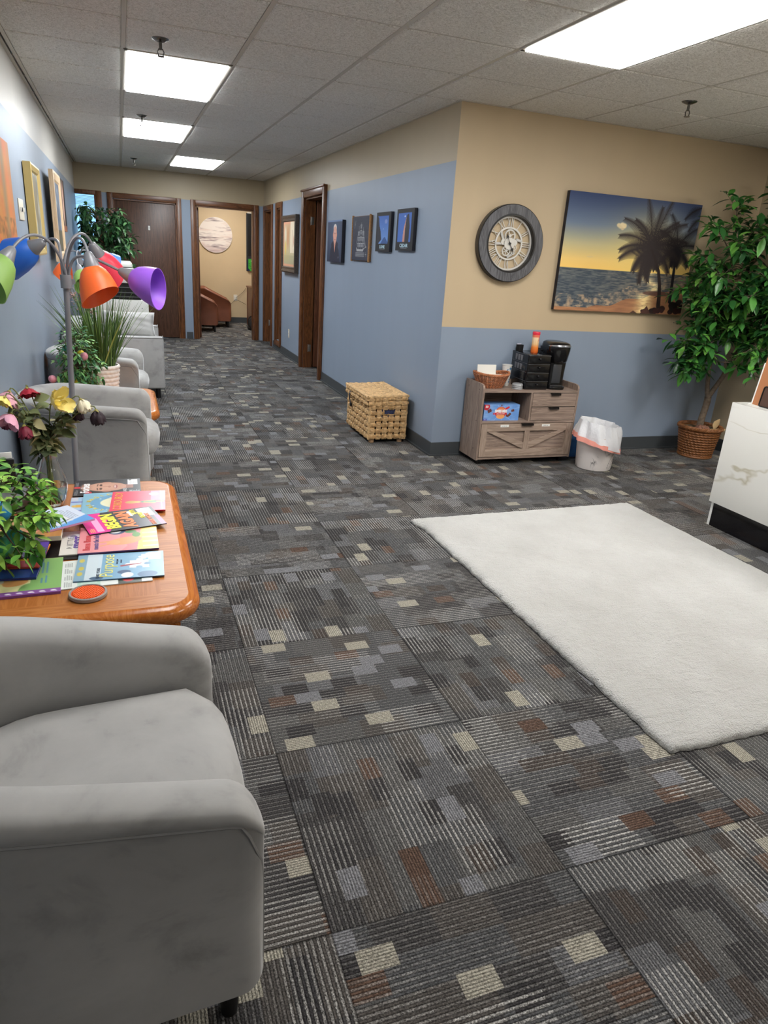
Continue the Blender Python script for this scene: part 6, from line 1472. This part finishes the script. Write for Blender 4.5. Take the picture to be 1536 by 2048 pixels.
# framed painting
t = thing('framed_painting', 'framed painting in a wide dark frame between the sidelight and the open door', 'framed picture', WH(9.70, 1.502)); fw, fh = .86, .715
m_fr = wood('dark frame wood', (34, 28, 24), (84, 72, 62), 0, 1, .4)
mb = MB(); fb = rrect(fw, fh, .004, 2)
def rc(w, h, z): return [(-w/2, -h/2, z), (w/2, -h/2, z), (w/2, h/2, z), (-w/2, h/2, z)]
mb.rings([rc(fw, fh, .004), rc(fw, fh, .05), rc(fw-.03, fh-.03, .058), rc(fw-.09, fh-.09, .046), rc(fw-.14, fh-.14, .05), rc(fw-.16, fh-.16, .036)], True, True, False); mb.build('frame', m_fr, t, angle=20)
a = Art(fw-.16, fh-.16, 110, (206, 152, 122)); aw, ah = a.w, a.h; x0, y0, x1, y1 = .04, .03, aw-.04, ah-.03
a.rect(x0, y0, x1, y1, (186, 172, 138)); a.blend(((a.X > x0)*(a.X < x1)*(a.Y > y0)*(a.Y < y1))*np.clip((a.Y-.2)*3, 0, 1)*.7, (190, 150, 118)); a.ell(.13, .40, .05, .10, (214, 206, 186), .8, .7); a.ell(.14, .22, .045, .09, (216, 180, 84), .8, .7); a.ell(.28, .36, .05, .13, (186, 128, 90), .8, .8); a.rect(x0, y0, x1, .14, (168, 160, 128)); a.ell(.2, .12, .2, .06, (176, 160, 112), .5, .8)
a.rect(.42, .17, .66, ah, (226, 212, 188)); a.line(.54, .25, .53, .45, .012, (170, 130, 104)); a.ell(.62, .32, .02, .06, (186, 120, 100), .8, .6); a.blend((a.X > .42)*(a.Y > .17)*np.clip(a.noise(.05, .05, 5)*1.6-.5, 0, 1)*.4, (200, 178, 150))
a.mesh('painting', m_matte, t, I(0, 0, .037))
# left wall pictures
def framed(name, label, y, z, w, h, th, fm, art, fwid=.05, off=.006):
    t = thing(name, label, 'framed picture', WL(y, z, off)); mb = MB()
    mb.rings([rc(w, h, 0), rc(w, h, th), rc(w-fwid*.5, h-fwid*.5, th+.004), rc(w-fwid*1.6, h-fwid*1.6, th-.004), rc(w-2*fwid, h-2*fwid, th-.014)], True, True, False); mb.build('frame', fm, t, angle=20)
    art.mesh('painting', m_matte, t, I(0, 0, th-.013)); return t
a = Art(.92, .49, 120, (214, 150, 70)); a.blend(np.clip(a.noise(.25, .10, 1)*2-.6, 0, 1), (220, 116, 66)); a.blend(np.clip(a.X/.92*1.6-.9, 0, 1)*.9, (222, 124, 84)); a.blend(np.clip(1-abs(a.X-.62)/.1, 0, 1)*.8, (150, 136, 106)); a.blend(np.clip(a.X/.92*4-3.4, 0, 1)*.7, (150, 140, 100)); a.blend((a.Y < .12)*np.clip(a.noise(.06, .03, 7)*2-.8, 0, 1), (120, 90, 50))
canvas('orange_canvas', 'abstract orange canvas at the left edge of the picture', 'canvas picture', WL(4.05, 1.602), a, .034, M('orange painted edge', (206, 140, 60), .6))
a = Art(.46, .47, 60, (176, 172, 156)); a.blend(np.clip(a.noise(.12, .12, 12)*2-.8, 0, 1), (92, 90, 78)); a.ell(.25, .3, .1, .16, (120, 110, 90))
framed('framed_print', 'gold framed picture right after the switch plate on the left wall', 5.70, 1.560, .56, .57, .045, M('gold frame', (206, 178, 112), .35, .3), a)
a = Art(.60, .56, 60, (70, 80, 96)); a.blend(np.clip(a.noise(.2, .1, 15)*2-.7, 0, 1), (150, 160, 170)); a.rect(0, 0, .60, .18, (90, 84, 66))
framed('framed_print', 'light wood framed picture between the gold frame and the dark canvas', 7.23, 1.56, .76, .72, .035, wood('pale frame wood', (196, 160, 120), (228, 200, 164), 1, 1, .4), a, .08, .045)
a = Art(.80, .50, 80, (44, 32, 28)); a.ell(.5, .26, .10, .22, (206, 168, 150), 1, .5); a.ell(.3, .3, .08, .18, (90, 60, 46), 1, .6); a.rect(0, 0, .8, .06, (150, 96, 70)); a.ell(.62, .4, .06, .1, (120, 84, 66), 1, .6)
canvas('dark_canvas', 'dark brown canvas farthest along the left wall', 'canvas picture', WL(8.40, 1.706), a, .034, M('dark brown edge', (40, 28, 24), .6))

# ------------------------------------------------------------------ far ficus in the hall corner
m_ficus2 = leafmat('dark ficus leaves', [(0, S(32, 62, 40)), (.5, S(52, 92, 54)), (.85, S(80, 126, 76)), (1, S(122, 166, 112))], .3)
t = thing('potted_ficus', 'dark leafy ficus tree before the bright window at the far left corner', 'potted tree', I(-.205, 10.80, 0))
mb = MB(); mb.lathe([(.002, 0), (.13, 0), (.17, .28), (.18, .29), (.165, .29), (.15, .24), (.002, .24)], 32); mb.build('planter', m_wicker, t)
tr = MB(); lf = MB(); rnd = random.Random(12)
stem = bez((0, 0, .2), (.02, 0, .7), (-.03, 0, 1.0), (.02, 0, 1.62), 14); tr.tube(stem, [.022-.0012*i for i in range(15)], 10)
for i in range(74):
    q = stem[6+int(i*8.9/74)]; a_ = i*2.4; d = Vector((math.cos(a_)+.10, math.sin(a_)*.9-.15, rnd.uniform(.05, .7))).normalized(); L = rnd.uniform(.2, .42); e = q+d*L
    e.x = max(-.27, min(.44, e.x)); e.z = min(e.z, 1.80); pts = bez(q, q.lerp(e, .4)+Vector((0, 0, .05)), e+Vector((0, 0, .05)), e, 6); tr.tube(pts, .004, 5)
    for k in range(5):
        p = pts[2+k % 5]; b = rnd.random()*6.28
        if p.x < -.18: b = rnd.uniform(-1.4, 1.4)
        sprig(lf, p, (d*.6+Vector((math.cos(b), math.sin(b), rnd.uniform(-.9, .3)))).normalized(), .13, 6, .042, .092, rnd, .8, tr, .3, .4)
bad = [v for v in lf.bm.verts if v.co.x < -.335 or v.co.y > .82]
bmesh.ops.delete(lf.bm, geom=list({f for v in bad for f in v.link_faces}), context='FACES')
tr.build('trunk', m_bark, t); lf.build('foliage', m_ficus2, t, angle=80)

# ------------------------------------------------------------------ the office beyond the doorway
WO = lambda x, z, d=0: basis((x, OY-d, z), (1, 0, 0), (0, 0, 1))
t = thing('round_picture', 'round abstract picture in cream and mauve on the office wall', 'wall picture', WO(1.745, 1.622)); Rr = .318
mb = MB(); mb.cyl(Rr, .0, .026, 72); mb.build('disc', m_white, t)
a = Art(2*Rr, 2*Rr, 150, (230, 222, 216)); n1 = a.noise(.35, .05, 21, 4); n2 = a.noise(.22, .035, 33, 4)
a.blend(np.clip(n1*3-1.5, 0, 1)*.7, (206, 178, 168)); a.blend(np.clip(n2*4-2.3, 0, 1)*.8, (150, 130, 134)); a.blend(np.clip(a.noise(.3, .03, 44, 4)*5-3.1, 0, 1)*.9, (86, 74, 80)); a.blend(np.clip(.9-a.Y/.2, 0, 1)*.5, (176, 156, 164))
o = a.mesh('picture', m_matte, t, I(0, 0, .0268)); me = o.data; bm = bmesh.new(); bm.from_mesh(me)
bmesh.ops.delete(bm, geom=[v for v in bm.verts if math.hypot(v.co.x, v.co.y) > Rr-.002], context='VERTS'); bm.to_mesh(me); bm.free()
GO = 'brown leather armchairs in the office'
c = tub_chair('nearer brown leather tub armchair inside the office doorway', rz((1.26, 13.05, 0), -4), GO, m_leather, m_leather, .16, .70)
dup(c, rz((1.60, 13.85, 0), -4), 'farther brown leather tub armchair, by the office back wall')
# office window with dark blinds
mb = MB(); mb.box(2.335, 2.98, OY-.012, OY-.002, 1.0, 2.06); w4 = struct(mb.build('window_4', M('dark window recess', (34, 36, 42), .5), smooth=False))
mb = MB()
for q in range(44): mb.box(2.36, 2.97, OY-.03, OY-.014, 1.30+q*.0172, 1.304+q*.0172)
mb.build('blind', M('black blind slats', (44, 46, 50), .5), w4, smooth=False)
mb = MB(); mb.box(2.355, 2.98, OY-.035, OY-.01, 2.055, 2.075); mb.build('head_rail', m_white, w4, smooth=False)
a = Art(.30, .225, 60, (60, 160, 54)); r = random.Random(4)
for q in range(26): a.ell(r.uniform(.03, .25), r.uniform(.03, .2), .008, .008, (230, 236, 226) if q % 2 else (60, 40, 50))
a.rect(0, 0, .02, .225, (28, 40, 70)); a.ell(.0, 0, .05, .05, (28, 40, 70))
t = thing('green_sign', 'bright green speckled sign low in the dark office window', 'sign', WO(2.50, 1.115, .045)); mb = MB(); mb.box(-.15, .15, -.1125, .1125, -.004, 0); mb.build('board', m_black, t, smooth=False); a.mesh('face', m_matte, t, I(0, 0, .0008))
# desk, organiser, bag, socket and cords
m_desk = wood('red brown desk', (84, 44, 28), (128, 76, 52), 2, .8, .35, .3)
t = thing('office_desk', 'red-brown wooden desk at the right side of the office doorway', 'desk', I(2.66, 13.9, 0))
mb = MB(); mb.box(-.37, .40, -.42, .42, .705, .735, .003); mb.build('desktop', m_desk, t)
for y in (-.38, .36):
    mb = MB(); mb.box(-.36, .38, y, y+.025, 0, .705); mb.build('side_panel', m_desk, t, smooth=False)
mb = MB(); mb.box(-.352, -.335, -.355, .36, .10, .705); mb.build('front_panel', m_desk, t, smooth=False)
t = thing('paper_holder', 'black curved holder with white papers on the office desk', 'paper holder', rz((2.42, 13.66, .7355), 0))
mb = MB(); mb.rings([[(x, y, z) for x, z in ((-.10, 0), (.06, 0), (.06, .05), (.03, .12), (-.02, .17), (-.07, .19), (-.075, .18), (-.03, .15), (.0, .10), (.02, .03), (-.10, .015))] for y in (-.09, .09)]); mb.build('holder', m_black, t, smooth=False)
mb = MB(); mb.box(-.04, .10, -.085, .085, .012, .20, .004); mb.build('papers', m_white, t, mx=Matrix.Rotation(R(-14), 4, 'Y'))
t = thing('backpack', 'black bag lying on the carpet in front of the office desk', 'bag', rz((2.27, 13.28, 0), 12))
mb = MB(); mb.rings([[(x*k+ox, y*k*.8, z) for x, y in rrect(.24, .22, .07, 6)] for z, k, ox in ((0, .85, 0), (.03, 1.0, 0), (.14, .95, .02), (.24, .75, .04), (.30, .45, .05), (.315, .2, .05))]); mb.build('body', M('black nylon', (22, 22, 25), .7, bump=.3, bscale=60), t)
mb = MB(); mb.tube(bez((-.05, -.09, .26), (-.20, -.14, .28), (-.20, -.12, .05), (-.06, -.10, .04), 12), .010, 6); mb.build('strap', m_black, t)
mb = MB(); mb.box(-.02, .10, -.10, -.05, .29, .37, .01); mb.build('tissue', M('grey wrapper', (150, 152, 158), .5), t)
wall_plate('wall_socket', 'ivory wall socket with cords plugged in on the office wall', 'socket', WO(2.115, .48), .075, .12, 'socket')
mb = MB(); mb.tube(bez((2.115, OY-.02, .47), (2.2, OY-.04, .55), (2.28, OY-.03, .6), (2.32, OY-.03, .68), 10), .003, 6); tag(mb.build('desk_cord', m_black), 'thin black cord rising from the office socket to the desk', 'cord')
mb = MB(); mb.tube(bez((2.115, OY-.02, .455), (2.2, OY-.05, .42), (2.25, OY-.03, .40), (2.32, OY-.03, .36), 10), .003, 6); tag(mb.build('desk_cord', m_black), 'thin black cord running level from the office socket to the desk', 'cord')
mb = MB(); mb.tube(bez((2.11, OY-.02, .45), (2.05, OY-.05, .38), (1.98, OY-.03, .34), (1.96, OY-.03, .25), 10), .003, 6); tag(mb.build('charger_cord', m_black), 'thin black cord dropping left from the office socket', 'cord')
mb = MB(); mb.box(-.02, .02, -.02, .02, 0, .17, .005); mb.tube(bez((0, 0, .01), (.02, -.03, -.05), (.1, -.02, -.15), (.02, -.1, -.195), 10), .004, 6); tag(mb.build('power_adapter', m_black, mx=I(1.95, OY-.06, .215)), 'black power adapter hanging beside the brown office armchair', 'power adapter')
